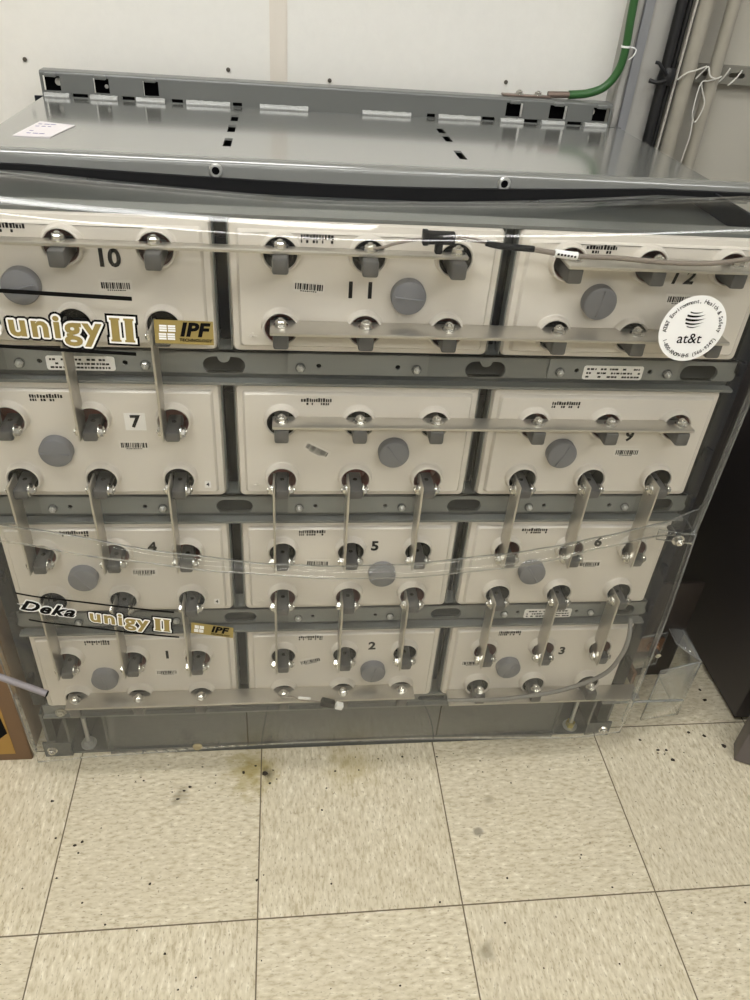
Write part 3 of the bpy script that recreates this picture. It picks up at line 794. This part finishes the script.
EPS = 0.0035
def on_upper(cx, cz, ang=0.0):
    ca, sa = math.cos(ang), math.sin(ang)
    def fn(u, v, d):
        x, z = cx + u * ca - v * sa, cz + u * sa + v * ca
        return (x, upper_y(x, z) - EPS - d, z)
    return fn
def on_lower(cx, cz, ang=0.0):
    ca, sa = math.cos(ang), math.sin(ang)
    def fn(u, v, d):
        x, z = cx + u * ca - v * sa, cz + u * sa + v * ca
        return (x, lower_y(x, z) - EPS - d, z)
    return fn
def strip(m, fn, u0, u1, v0, v1, mt, d=0.0002, n=14):
    for i in range(n):
        a, b = u0 + (u1 - u0) * i / n, u0 + (u1 - u0) * (i + 1) / n
        m.faces([fn(a, v0, d), fn(b, v0, d), fn(b, v1, d), fn(a, v1, d)], [(0, 1, 2, 3)], mt)
def fat_text(m, fn, mt, d, rad, *a):
    n = 14 if rad > 0 else 1
    for i in range(n):
        ou, ov = rad * math.cos(2 * PI * i / n), rad * math.sin(2 * PI * i / n)
        text(m, lambda u, v, dd: fn(u + ou, v + ov, dd), mt, d + i * 2e-6, *a)
def wordmark(fn, parent, size, sx, name='gold_lettering'):
    m = MB(INK)
    for rad, mt, d in ((0.125, INK, 0.0003), (0.06, WHITE, 0.0007), (0.0, GOLD, 0.0011)):
        fat_text(m, lambda u, v, dd: fn(u - 0.30 * size * sx, v, dd), mt, d, rad * size, 'unigy', size, 0, 0.03 * size, 'CENTER', 1.17, sx)
        e = rad * size
        for k in (0, 1):
            cu = (1.31 + 0.37 * k) * size * sx; hh = 0.37 * size; sw = 0.105 * size * sx
            for (ua, ub, va, vb) in ((-sw, sw, -hh, hh), (-sw * 1.3, sw * 1.3, hh * 0.82, hh), (-sw * 1.3, sw * 1.3, -hh, -hh * 0.82)):
                m.faces([fn(cu + p, q + 0.02 * size, d + 4e-5) for p, q in ((ua - e, va - e), (ub + e, va - e), (ub + e, vb + e), (ua - e, vb + e))], [(0, 1, 2, 3)], mt)
    return m.build(name, parent, 0)
def script_word(fn, parent, size, sx, name='black_script_lettering'):
    m = MB(INK)
    for rad, mt, d in ((0.07, WHITE, 0.0004), (0.0, INK, 0.0008)):
        fat_text(m, fn, mt, d, rad * size, 'Deka', size, 0.5, 0.035 * size, 'CENTER', 1.12, sx)
    # swash in front of the D
    for e, mt, d in ((0.05, WHITE, 0.0004), (0.0, INK, 0.0008)):
        q = e * size
        m.faces([fn(u, v, d + 3e-5) for u, v in ((-1.42 * size * sx / 1.2 - q * 2, 0.02 * size), (-0.95 * size * sx / 1.2, 0.10 * size + q), (-0.95 * size * sx / 1.2 + q, -0.02 * size - q))], [(0, 1, 2)], mt)
    return m.build(name, parent, 0)
def gold_tag(fn, parent, wd, ht, name='gold_tag'):
    m = MB(GOLD)
    strip(m, fn, -wd / 2, wd / 2, -ht / 2, ht / 2, GOLD, 0.0004, 8)
    s = ht * 0.30
    for a in (0, 1):
        for b in (0, 1):
            for q in range(3):
                u0 = -wd * 0.43 + a * s * 1.15 + b * s * 0.12; v0 = -s * 1.1 + b * s * 1.15 + q * s * 0.33
                strip(m, fn, u0, u0 + s, v0, v0 + s * 0.26, WHITE, 0.0008, 1)
    text(m, lambda u, v, d: fn(u + wd * 0.16, v + ht * 0.10, d), INK, 0.0009, 'IPF', ht * 0.78, 0.22, ht * 0.035, 'CENTER', 1.05, 1.12)
    text(m, lambda u, v, d: fn(u + wd * 0.19, v - ht * 0.32, d), INK, 0.0009, 'TECHNOLOGY', ht * 0.17, 0.1, ht * 0.006, 'CENTER', 1.05, 1.1)
    return m.build(name, parent, 0)
# upper print
f = on_upper(-0.316, 0.8155, -0.02)
wordmark(f, upc, 0.0345, 1.10)
script_word(on_upper(-0.425, 0.813, -0.01), upc, 0.026, 1.3)
for f, u1, t_ in ((on_upper(-0.37, 0.8525, -0.035), 0.124, 0.0022), (on_upper(-0.37, 0.7925, -0.03), 0.122, 0.0020)):
    m = MB(INK); strip(m, f, -0.125, u1, -t_, t_, INK, 0.0002); m.build('printed_line', upc, 0)
gold_tag(on_upper(-0.1965, 0.8145, -0.01), upc, 0.0605, 0.0255)

# round sticker
def round_sticker(fn, parent, R):
    m = MB(WHITE)
    n = 48
    for ring in range(3):
        r0, r1 = R * ring / 3, R * (ring + 1) / 3
        for i in range(n):
            a, b = 2 * PI * i / n, 2 * PI * (i + 1) / n
            P = lambda r, t: fn(r * math.cos(t), r * math.sin(t), 0.0004)
            if ring == 0: m.faces([P(0, 0), P(r1, a), P(r1, b)], [(0, 1, 2)], WHITE)
            else: m.faces([P(r0, a), P(r1, a), P(r1, b), P(r0, b)], [(0, 1, 2, 3)], WHITE)
    # striped globe
    gr, gu, gv = R * 0.30, 0.0, R * 0.30
    for k, (vc, th0) in enumerate(((0.70, 0.11), (0.36, 0.20), (-0.02, 0.22), (-0.40, 0.17), (-0.74, 0.10))):
        N = 18
        for i in range(N):
            q = []
            for s_ in (i / N, (i + 1) / N):
                u = -1 + 2 * s_
                th = th0 * (1.0 - 0.85 * max(0, (u + 0.15)) ** 1.2) if u > -0.15 else th0
                vv = vc + 0.16 * u * u - 0.10 + 0.06 * u
                lim = math.sqrt(max(0.0, 1 - vv * vv))
                uu = u * lim
                q.append((uu, vv - th / 2, vv + th / 2))
            (u0, a0, b0), (u1, a1, b1) = q
            m.faces([fn(gu + gr * u0, gv + gr * a0, 0.0008), fn(gu + gr * u1, gv + gr * a1, 0.0008), fn(gu + gr * u1, gv + gr * b1, 0.0008), fn(gu + gr * u0, gv + gr * b0, 0.0008)], [(0, 1, 2, 3)], INK)
    text(m, lambda u, v, d: fn(u, v - R * 0.30, d), INK, 0.0008, 'at&t', R * 0.44, 0.0, R * 0.002, 'CENTER', 1.0, 1.0)
    def arc(s, r, a0, a1, sz, inward):
        L_ = len(s)
        for i, ch in enumerate(s):
            if ch == ' ': continue
            a = a0 + (a1 - a0) * i / (L_ - 1); rot = a - PI / 2 if not inward else a + PI / 2
            ca, sa = math.cos(rot), math.sin(rot); ox, oy = r * math.cos(a), r * math.sin(a)
            text(m, lambda u, v, d: fn(ox + u * ca - v * sa, oy + u * sa + v * ca, d), INK, 0.0008, ch, sz, 0, sz * 0.012)
    arc('AT&T Environment, Health & Safety', R * 0.83, PI * 1.02, -PI * 0.02, R * 0.17, False)
    arc('1-800-KNOW-EHS (566-9347)', R * 0.83, PI * 1.14, PI * 1.88, R * 0.16, True)
    o = m.build('round_sticker', parent, 0); o['label'] = 'round white sticker with a striped black globe and lettering'
    return o
round_sticker(on_upper(0.3625, 0.8305, 0.0), upc, 0.0388)

# lower cover
loc_ = thing('clear_cover', 'hazy clear acrylic cover over the lower tiers, small gold lettering, tucked under the upper one', 'clear cover', (0, 0, 0))
grid = []
for i in range(31):
    row = []
    for x in [-0.495 + 0.987 * k / NX for k in range(NX + 1)]:
        yt, ztp = lerp_pts(LT, x)
        zb = 0.082 + 0.010 * math.cos(x * 5.5) - 0.010 - (0.02 * ((abs(x) - 0.4) / 0.09) if x < -0.40 else 0)
        z = ztp + (zb - ztp) * i / 30; row.append((x, lower_y(x, z), z))
    grid.append(row)
sheet('front_sheet', grid, loc_, CLEARL)
side_ret(loc_, 0.4945, 0.085, 0.543, lambda z: lower_y(0.49, z), 0.010, CLEARL)
side_ret(loc_, -0.4975, 0.06, 0.548, lambda z: lower_y(-0.495, z), 0.010, CLEARL)
# flared wing at the end by the black cabinet
g = [[(0.556 + (0.070) * i / 3, 0.001 * i, 0.034 + 0.010 * i / 3 + (0.134 + 0.008 * i / 3) * j / 3) for i in range(4)] for j in range(4)]
sheet('flared_wing', g, loc_, CLEARW, 0.004)
g = [[(0.597 + 0.028 * j + 0.008 * i / 4, 0.045 * (1 - j) + (0.155 + 0.045 * j) * i / 4, 0.187 + 0.0 * j) for i in range(5)] for j in (0, 1)]
sheet('wing_top', g, loc_, CLEARW, 0.004)
g = [[(0.627 - 0.001 * j, 0.004 + 0.15 * i / 4, 0.044 + 0.14 * j) for i in range(5)] for j in (0, 1)]
sheet('wing_side', g, loc_, CLEARW, 0.004)
g = [[(0.498 + 0.098 * i / 4, 0.055 + 0.02 * i / 4, 0.10 + 0.085 * j) for i in range(5)] for j in (0, 1)]
sheet('wing_link', g, loc_, CLEARL, 0.004)
m = MB(EDGE); m.box(0.44, 0.585, -0.047, -0.043, 0.142, 0.1455, None, 0.0008); m.build('bottom_ledge', loc_)
# lower print
script_word(on_lower(-0.407, 0.4195, -0.05), loc_, 0.025, 1.22)
wordmark(on_lower(-0.302, 0.4125, -0.055), loc_, 0.0290, 1.10)
for f, u1 in ((on_lower(-0.340, 0.4370, -0.035), 0.103), (on_lower(-0.334, 0.3925, -0.03), 0.100)):
    m = MB(INK); strip(m, f, -u1, u1, -0.0015, 0.0015, INK); m.build('printed_line', loc_, 0)
gold_tag(on_lower(-0.189, 0.4065, -0.07), loc_, 0.0555, 0.019)
# screws on the lower edge
for x, z in ((-0.235, 0.09), ):
    m = MB(mat('tan_residue', (150, 138, 104), 0.7)); m.lathe([(0.008, 0), (0.006, 0.003), (0, 0.004)], (0, 0, 0), (0, -1, 0), None, 12); m.build('glue_blob', loc_, 32, (x, lower_y(x, z) - 0.003, z))
m = MB(mat('dull_screw', (170, 166, 152), 0.4, 0.4)); m.hexbolt((0, 0, 0), (0, -1, 0), 0.007, 0.004); m.build('base_bolt', rack, 32, (-0.457, -0.0025, 0.112))

# ------------------------------------------------------------------ sensor leads and cables
m = MB(mat('sensor_wire', (128, 118, 108), 0.45))
t = thing('sensor_lead', 'thin sensor lead with a black plug over the upper terminals of cells 11 and 12', 'cable', (0.0, -0.05, 0.9))
TP = lambda pts: [(x, y + 0.05, z - 0.9) for x, y, z in pts]
m.tube(TP([(0.001, -0.044, 0.8975), (0.012, -0.05, 0.902), (0.022, -0.054, 0.907), (0.04, -0.055, 0.9115), (0.056, -0.054, 0.9135)]), 0.0016, None, 8)
m.tube(TP([(0.086, -0.054, 0.9165), (0.10, -0.055, 0.916), (0.119, -0.056, 0.9125)]), 0.0011, None, 8); m.tube(TP([(0.086, -0.052, 0.914), (0.10, -0.052, 0.912), (0.119, -0.056, 0.9115)]), 0.0011, None, 8)
m.tube(TP([(0.167, -0.057, 0.9075), (0.19, -0.0575, 0.9045), (0.216, -0.058, 0.902), (0.262, -0.058, 0.9015), (0.318, -0.058, 0.8985), (0.37, -0.057, 0.899), (0.42, -0.05, 0.9035), (0.455, -0.042, 0.902)]), 0.0028, None, 10)
m.build('wire', t)
m = MB(BLACK); m.box(0.05, 0.084, -0.009, 0.002, 0.0085, 0.0205, None, 0.0015); m.box(0.064, 0.072, -0.008, 0.001, -0.002, 0.009, None, 0.002); m.box(0.05, 0.056, -0.0105, 0.003, 0.0075, 0.0215, None, 0.001); m.build('plug', t)
m = MB(BLACK); m.tube(TP([(0.117, -0.0565, 0.912), (0.131, -0.057, 0.9095), (0.147, -0.057, 0.9085), (0.169, -0.057, 0.9075)]), 0.0034, None, 10); m.build('sleeve', t)
m = MB(WHITE); m.tube(TP([(0.192, -0.0577, 0.9043), (0.205, -0.058, 0.903), (0.217, -0.0582, 0.902)]), 0.0042, None, 12)
for q in range(6): m.box(0.194 + q * 0.0037, 0.1962 + q * 0.0037, -0.0126, -0.0118, 0.0035 - q * 0.0004, 0.0055 - q * 0.0004, INK)
m.build('wire_label', t)
m = MB(mat('sensor_wire', (0, 0, 0)))
t = thing('sensor_lead', 'short lead with a small black and white plug below cell 2', 'cable', (-0.04, -0.046, 0.178))
m.tube([(-0.06, 0.006, 0.0), (-0.045, 0.0, 0.009), (-0.03, -0.006, 0.008), (-0.012, -0.008, 0.006), (0.004, -0.008, 0.003)], 0.0013, None, 8); m.build('wire', t)
m = MB(WHITE); m.box(-0.036, -0.016, -0.0095, -0.0065, 0.006, 0.011, None, 0.001, Matrix.Rotation(0.2, 4, 'Y')); m.build('wire_label', t)
m = MB(BLACK); m.box(-0.010, 0.012, -0.006, 0.005, -0.005, 0.006, None, 0.0015, Matrix.Translation((0.012, -0.008, 0.001)) @ Matrix.Rotation(0.35, 4, 'Y')); m.build('plug', t)
m = MB(WHITE); m.box(0.0, 0.012, -0.005, 0.004, -0.005, 0.005, None, 0.001, Matrix.Translation((0.026, -0.008, -0.005)) @ Matrix.Rotation(0.35, 4, 'Y')); m.build('plug_end', t)
# grey cable curving over cell 3
m = MB(mat('grey_cable', (120, 117, 112), 0.45)); 
m.tube([(0.452, -0.020, 0.318), (0.447, -0.040, 0.296), (0.437, -0.052, 0.266), (0.412, -0.060, 0.232), (0.345, -0.062, 0.199), (0.256, -0.060, 0.181), (0.205, -0.056, 0.176), (0.17, -0.05, 0.170)], 0.0036, None, 10)
tag(m.build('grey_cable'), 'grey cable curving down past the corner of cell 3 to the output bar', 'cable')
# grey rod poking across cell 1
m = MB(mat('grey_rod', (128, 122, 124), 0.4))
m.tube([(-0.80, -0.040, 0.425), (-0.50, -0.085, 0.303), (-0.428, -0.097, 0.272)], 0.0048, None, 14, False); m.lathe([(0.0050, 0), (0.004, 0.002)], (-0.428, -0.097, 0.272), (0.9, -0.12, -0.35), DARK, 14)
tag(m.build('grey_rod'), 'thin grey rod leaning on the cardboard box, its tip over cell 1', 'rod')
# green earth cable on the wall
m = MB(mat('green_cable', (46, 92, 44), 0.4, 0, 0.08, 60))
t = thing('earth_cable', 'green earth cable coming down the wall to the lug on top of the rack', 'cable', (0.4, 0.6, 0.96))
m.tube([(x - 0.4, y - 0.6, z - 0.96) for x, y, z in ((0.462, 0.575, 1.9), (0.463, 0.575, 1.4), (0.464, 0.576, 1.20), (0.467, 0.578, 1.095), (0.471, 0.580, 1.043), (0.468, 0.583, 1.010), (0.452, 0.586, 0.985), (0.425, 0.588, 0.973), (0.392, 0.588, 0.969))], 0.0068, None, 12); m.build('sheath', t)
m = MB(mat('copper_lug', (128, 112, 102), 0.4, 0.5)); m.tube([(-0.008, -0.012, 0.009), (-0.045, -0.012, 0.0075)], 0.0052, None, 12, False); m.box(-0.125, -0.04, -0.02, -0.004, 0.0025, 0.0055, None, 0.001); m.build('lug', t)
for bx in (-0.062, -0.095):
    m = MB(BOLT); m.hexbolt((bx, -0.012, 0.0055), (0, 0, 1), 0.006, 0.004); m.build('lug_bolt', t)
m = MB(WHITE); m.lathe([(0.0078, -0.0015), (0.0078, 0.0015)], (0.0705, -0.020, 0.086), (-0.05, -0.05, 1), None, 16); m.tube([(0.078, -0.022, 0.086), (0.086, -0.028, 0.083), (0.082, -0.032, 0.074), (0.076, -0.030, 0.068)], 0.001, None, 6); m.build('cable_tie', t)

# ------------------------------------------------------------------ conduits, cables and strut at the wall
COND = mat('conduit_paint', (160, 155, 142), 0.45, 0.1, 0.08, 30)
def upright_tube(name, x, r, y, label, cat, mt, group=None, lean=0.0, z0=0.0):
    m = MB(mt); m.tube([(lean * (z0 - 0.9), 0, z0), (0, 0, 0.9), (lean * 0.4, 0, 1.3), (lean * 1.8, 0, 2.69)], r, None, 14, False)
    return tag(m.build(name, None, 32, (x, y, 0)), label, cat, group)
CY = WY - 0.045
upright_tube('conduit_pipe', 0.596, 0.0135, CY, 'grey painted conduit pipe on the wall next to the black cable bundle', 'conduit', COND, 'conduits on the wall')
upright_tube('conduit_pipe', 0.644, 0.0112, CY, 'slimmer grey conduit pipe on the wall, the one farther from the black cables', 'conduit', COND, 'conduits on the wall')
BC = mat('black_cable', (20, 20, 21), 0.5)
upright_tube('black_cable', 0.553, 0.0085, CY - 0.004, 'thick black cable on the wall, nearest the grey column', 'cable', BC, 'black cables by the column')
upright_tube('black_cable', 0.5685, 0.0045, CY + 0.004, 'thinner black cable on the wall, behind the thick black one', 'cable', BC, 'black cables by the column', 0.01)
WC = mat('pale_wire', (176, 172, 162), 0.5)
upright_tube('wall_wire', 0.5745, 0.0022, CY - 0.006, 'thin pale wire running down beside the black cables', 'wire', WC, 'thin wires between cables and conduit', 0.012)
upright_tube('wall_wire', 0.5795, 0.0022, CY + 0.002, 'thin dark grey wire running down between pale wire and conduit', 'wire', mat('dark_wire', (70, 68, 66), 0.5), 'thin wires between cables and conduit', 0.012)
# strut channel
t = thing('strut_channel', 'slotted horizontal steel strut channel holding the conduits to the wall', 'strut', (0.562, WY - 0.0055, 1.011))
m = MB(mat('strut_steel', (128, 126, 116), 0.45, 0.2, 0.1, 40))
m.plate(rect(0.0, 1.2, -0.014, 0.014), [stadium(0.02 + 0.05 * i, 0.05 + 0.05 * i, -0.004, 0.004, 6) for i in range(22)], FR, -0.02, -0.018)
m.box(0, 1.2, -0.018, 0, 0.012, 0.014); m.box(0, 1.2, -0.018, 0, -0.014, -0.012); m.build('channel', t)
t2 = MB(mat('tie_white', (214, 212, 204), 0.45))
def tie(pts, label, r=0.0013, mt=None, nm='cable_tie', cat='cable tie', grp='cable ties on the strut'):
    pts = [(p[0] + DX, p[1], p[2] + DZ) for p in pts]; P0 = Vector(pts[0]); m = MB(mt or mat('tie_white', (0, 0, 0))); m.tube([Vector(p) - P0 for p in pts], r, None, 6)
    o = m.build(nm, None, 32, P0); tag(o, label, cat, grp); return o
DX, DZ = -0.0185, 0.012
yy = CY - 0.0165
tie([(0.596, yy + 0.008, 0.990), (0.606, yy, 1.002), (0.618, yy - 0.001, 1.006), (0.632, yy + 0.004, 1.010), (0.645, yy + 0.016, 1.012)], 'white cable tie wrapped round the thicker conduit at the strut')
tie([(0.633, yy + 0.018, 0.992), (0.641, yy + 0.012, 1.006), (0.646, yy + 0.010, 1.012), (0.650, yy + 0.004, 1.000), (0.660, yy + 0.001, 0.996), (0.673, yy + 0.008, 0.999)], 'white cable tie wrapped round the slimmer conduit at the strut')
SY = WY - 0.0055 - 0.0208
tie([(0.682, SY, 0.985), (0.692, SY, 0.996), (0.699, SY, 1.010)], 'short white cable tie on the bare strut just past the slimmer conduit')
tie([(0.704, SY, 0.983), (0.716, SY, 0.996), (0.722, SY, 1.008)], 'short white cable tie on the strut farthest along from the conduits')
m = MB(mat('tie_white', (0, 0, 0))); P0 = Vector((0.615, 0.574, 1.002))
for pts in (((.645, .5845, 1.006), (.628, .578, 1.004), (.615, .574, .999), (.614, .574, .962), (.617, .574, .948), (.625, .574, .941), (.632, .574, .968), (.622, .574, .988), (.616, .574, 1.0)), ((.619, .574, .944), (.623, .576, .918), (.624, .580, .898), (.624, .584, .873))):
    m.tube([Vector(p) - P0 for p in pts], 0.0011, None, 6)
tag(m.build('loose_wire', None, 32, P0), 'loose loop of white wire with a trailing tail, hanging below the strut between the conduits', 'wire')
m = MB(BC)
m.lathe([(0.0125, -0.012), (0.0145, -0.004), (0.0145, 0.006), (0.012, 0.014)], (0, 0, 0), (0.1, 0, 1), None, 14)
m.tube([(-0.006, -0.012, -0.004), (-0.02, -0.014, -0.008), (-0.034, -0.012, -0.006)], 0.0035, None, 8); m.tube([(-0.006, -0.012, 0.004), (-0.016, -0.014, 0.012), (-0.024, -0.012, 0.020), (-0.030, -0.01, 0.021)], 0.0028, None, 8)
tag(m.build('cable_clamp', None, 32, (0.559, CY - 0.003, 1.005)), 'black knotted strap clamping the black cables at strut height', 'clamp')

# ------------------------------------------------------------------ paper card on the rack
m = MB(PAPER)
m.plate([(-0.441, 0.270), (-0.395, 0.269), (-0.381, 0.351), (-0.431, 0.366)], [], TOP, ZT + 0.0012, ZT + 0.0002)
for i in range(5):
    for k in range(3):
        x0 = -0.428 + 0.008 * k; y0 = 0.285 + 0.015 * i
        if random.random() < 0.8: m.box(x0, x0 + random.uniform(0.004, 0.007), y0, y0 + 0.003, ZT + 0.0013, ZT + 0.0015, PURPLE)
o = m.build('paper_card', None, 0); tag(o, 'small white paper card with purple print lying on the top panel', 'paper card')

# ------------------------------------------------------------------ black cabinet with an open door slab
CAB = mat('cabinet_black', (54, 49, 50), 0.42, 0, 0.12, 5)
t = thing('black_cabinet', 'tall black metal cabinet standing on the floor beside the rack', 'cabinet', (0.755, 0.013, 0))
m = MB(CAB); m.box(0, 0.6, 0.0, 0.58, 0.012, 0.74, None, 0.004); m.box(0.01, 0.6, 0.01, 0.57, 0.0, 0.012, DARK); m.build('body', t)
m = MB(mat('door_grey', (96, 90, 90), 0.45, 0, 0.06, 6)); m.box(0, 0.55, -0.04, 0.0, 0.004, 0.74, None, 0.003, Matrix.Translation((-0.024, -0.05, 0)) @ Matrix.Rotation(-0.45, 4, 'Z')); m.build('door', t)
m = MB(BLACK); m.box(0.02, 0.05, -0.03, 0.0, 0.05, 0.09, None, 0.004); m.box(0.02, 0.05, -0.03, 0.0, 0.6, 0.64, None, 0.004); m.build('hinge', t)

# ------------------------------------------------------------------ cardboard box
CARD_SHADED = mat('cardboard', (118, 92, 66), 0.8, 0, 0.06, 25)  # box body darkened: shade on its side is put into the colour
t = thing('cardboard_box', 'tan cardboard box with a black printed mark on the floor beside the rack end', 'box', (-0.77, 0.19, 0))
m = MB(CARD_SHADED); m.box(-0.25, 0.25, -0.20, 0.24, 0.0, 0.36, None, 0.003); m.build('body', t)
m = MB(mat('cardboard_flap', (158, 128, 92), 0.8, 0, 0.06, 25)); m.box(-0.25, -0.002, -0.20, 0.24, 0.3605, 0.3635); m.box(0.002, 0.25, -0.20, 0.24, 0.3605, 0.3635); m.build('flap', t)
m = MB(mat('yellow_print', (158, 122, 58), 0.7)); m.box(-0.22, 0.226, -0.2012, -0.2002, 0.02, 0.33); m.build('printed_panel', t)
m = MB(INK); pts = [(0.208, 0.06), (0.224, 0.075), (0.221, 0.12), (0.226, 0.16), (0.222, 0.22), (0.214, 0.25), (0.205, 0.20), (0.212, 0.15), (0.204, 0.11)]
m.plate(pts, [], FR, -0.2018, -0.2013); m.build('printed_mark', t, 0)

# ------------------------------------------------------------------ grit on the floor
pos = [(-0.252, -0.075), (-0.261, -0.082), (-0.27, -0.097), (-0.129, -0.055), (-0.449, -0.155), (-0.418, -0.168), (-0.408, -0.163), (-0.41, -0.181), (-0.388, -0.258), (-0.35, -0.291),
       (-0.295, -0.236), (-0.261, -0.336), (-0.433, -0.219), (-0.009, -0.057), (-0.034, -0.129), (0.377, -0.229), (0.374, -0.234), (0.137, -0.289), (0.463, -0.219), (0.41, -0.283),
       (0.294, -0.095), (0.685, -0.016), (0.599, -0.043), (0.583, -0.042), (0.658, -0.006), (0.713, -0.039), (0.558, -0.019), (0.603, -0.064), (0.725, 0.067), (0.726, 0.092), (0.249, -0.071),
       (0.111, -0.034), (0.173, -0.037), (-0.137, -0.239), (0.229, -0.325), (0.248, -0.259), (0.611, -0.319), (-0.47, -0.09), (-0.145, -0.04), (-0.165, -0.052), (-0.115, -0.05), (-0.12, -0.075), (-0.33, -0.06)]
for _ in range(60): pos.append((random.uniform(-0.5, 0.7), -0.03 - abs(random.gauss(0, 0.03))))
for _ in range(40): pos.append((random.uniform(-0.5, 0.6), random.uniform(-0.42, -0.08)))
m = MB(mat('grit', (48, 40, 30), 0.9))
for i, (x, y) in enumerate(pos):
    s = random.uniform(0.0016, 0.0034) if i < 43 else random.uniform(0.0007, 0.0018)
    if 21 <= i <= 29: s *= 1.7
    if i in (3, 25): s = 0.006
    nn = 6; ph = random.random() * 6
    ring = [(x + s * random.uniform(0.6, 1.2) * math.cos(ph + 2 * PI * k / nn), y + s * random.uniform(0.5, 1.1) * math.sin(ph + 2 * PI * k / nn), 0.0002) for k in range(nn)]
    m.faces(ring + [(x, y, s * 0.6)], [(k, (k + 1) % nn, nn) for k in range(nn)])
o = m.build('grit', None, 0); tag(o, 'dark grit and dirt crumbs scattered over the tiles in front of the rack', 'grit', None, 'stuff')

# ------------------------------------------------------------------ world and view
wd = bpy.data.worlds.new('world'); scene.world = wd; wd.use_nodes = True
bg = wd.node_tree.nodes['Background']; bg.inputs[0].default_value = (0.97, 0.985, 1.0, 1); bg.inputs[1].default_value = 0.42
scene.view_settings.view_transform = 'Standard'; scene.view_settings.look = 'None'
scene.view_settings.gamma = 1.0; scene.view_settings.exposure = 0.0; scene.view_settings.use_curve_mapping = False
scene.cycles.transparent_max_bounces = 24; scene.cycles.max_bounces = 10
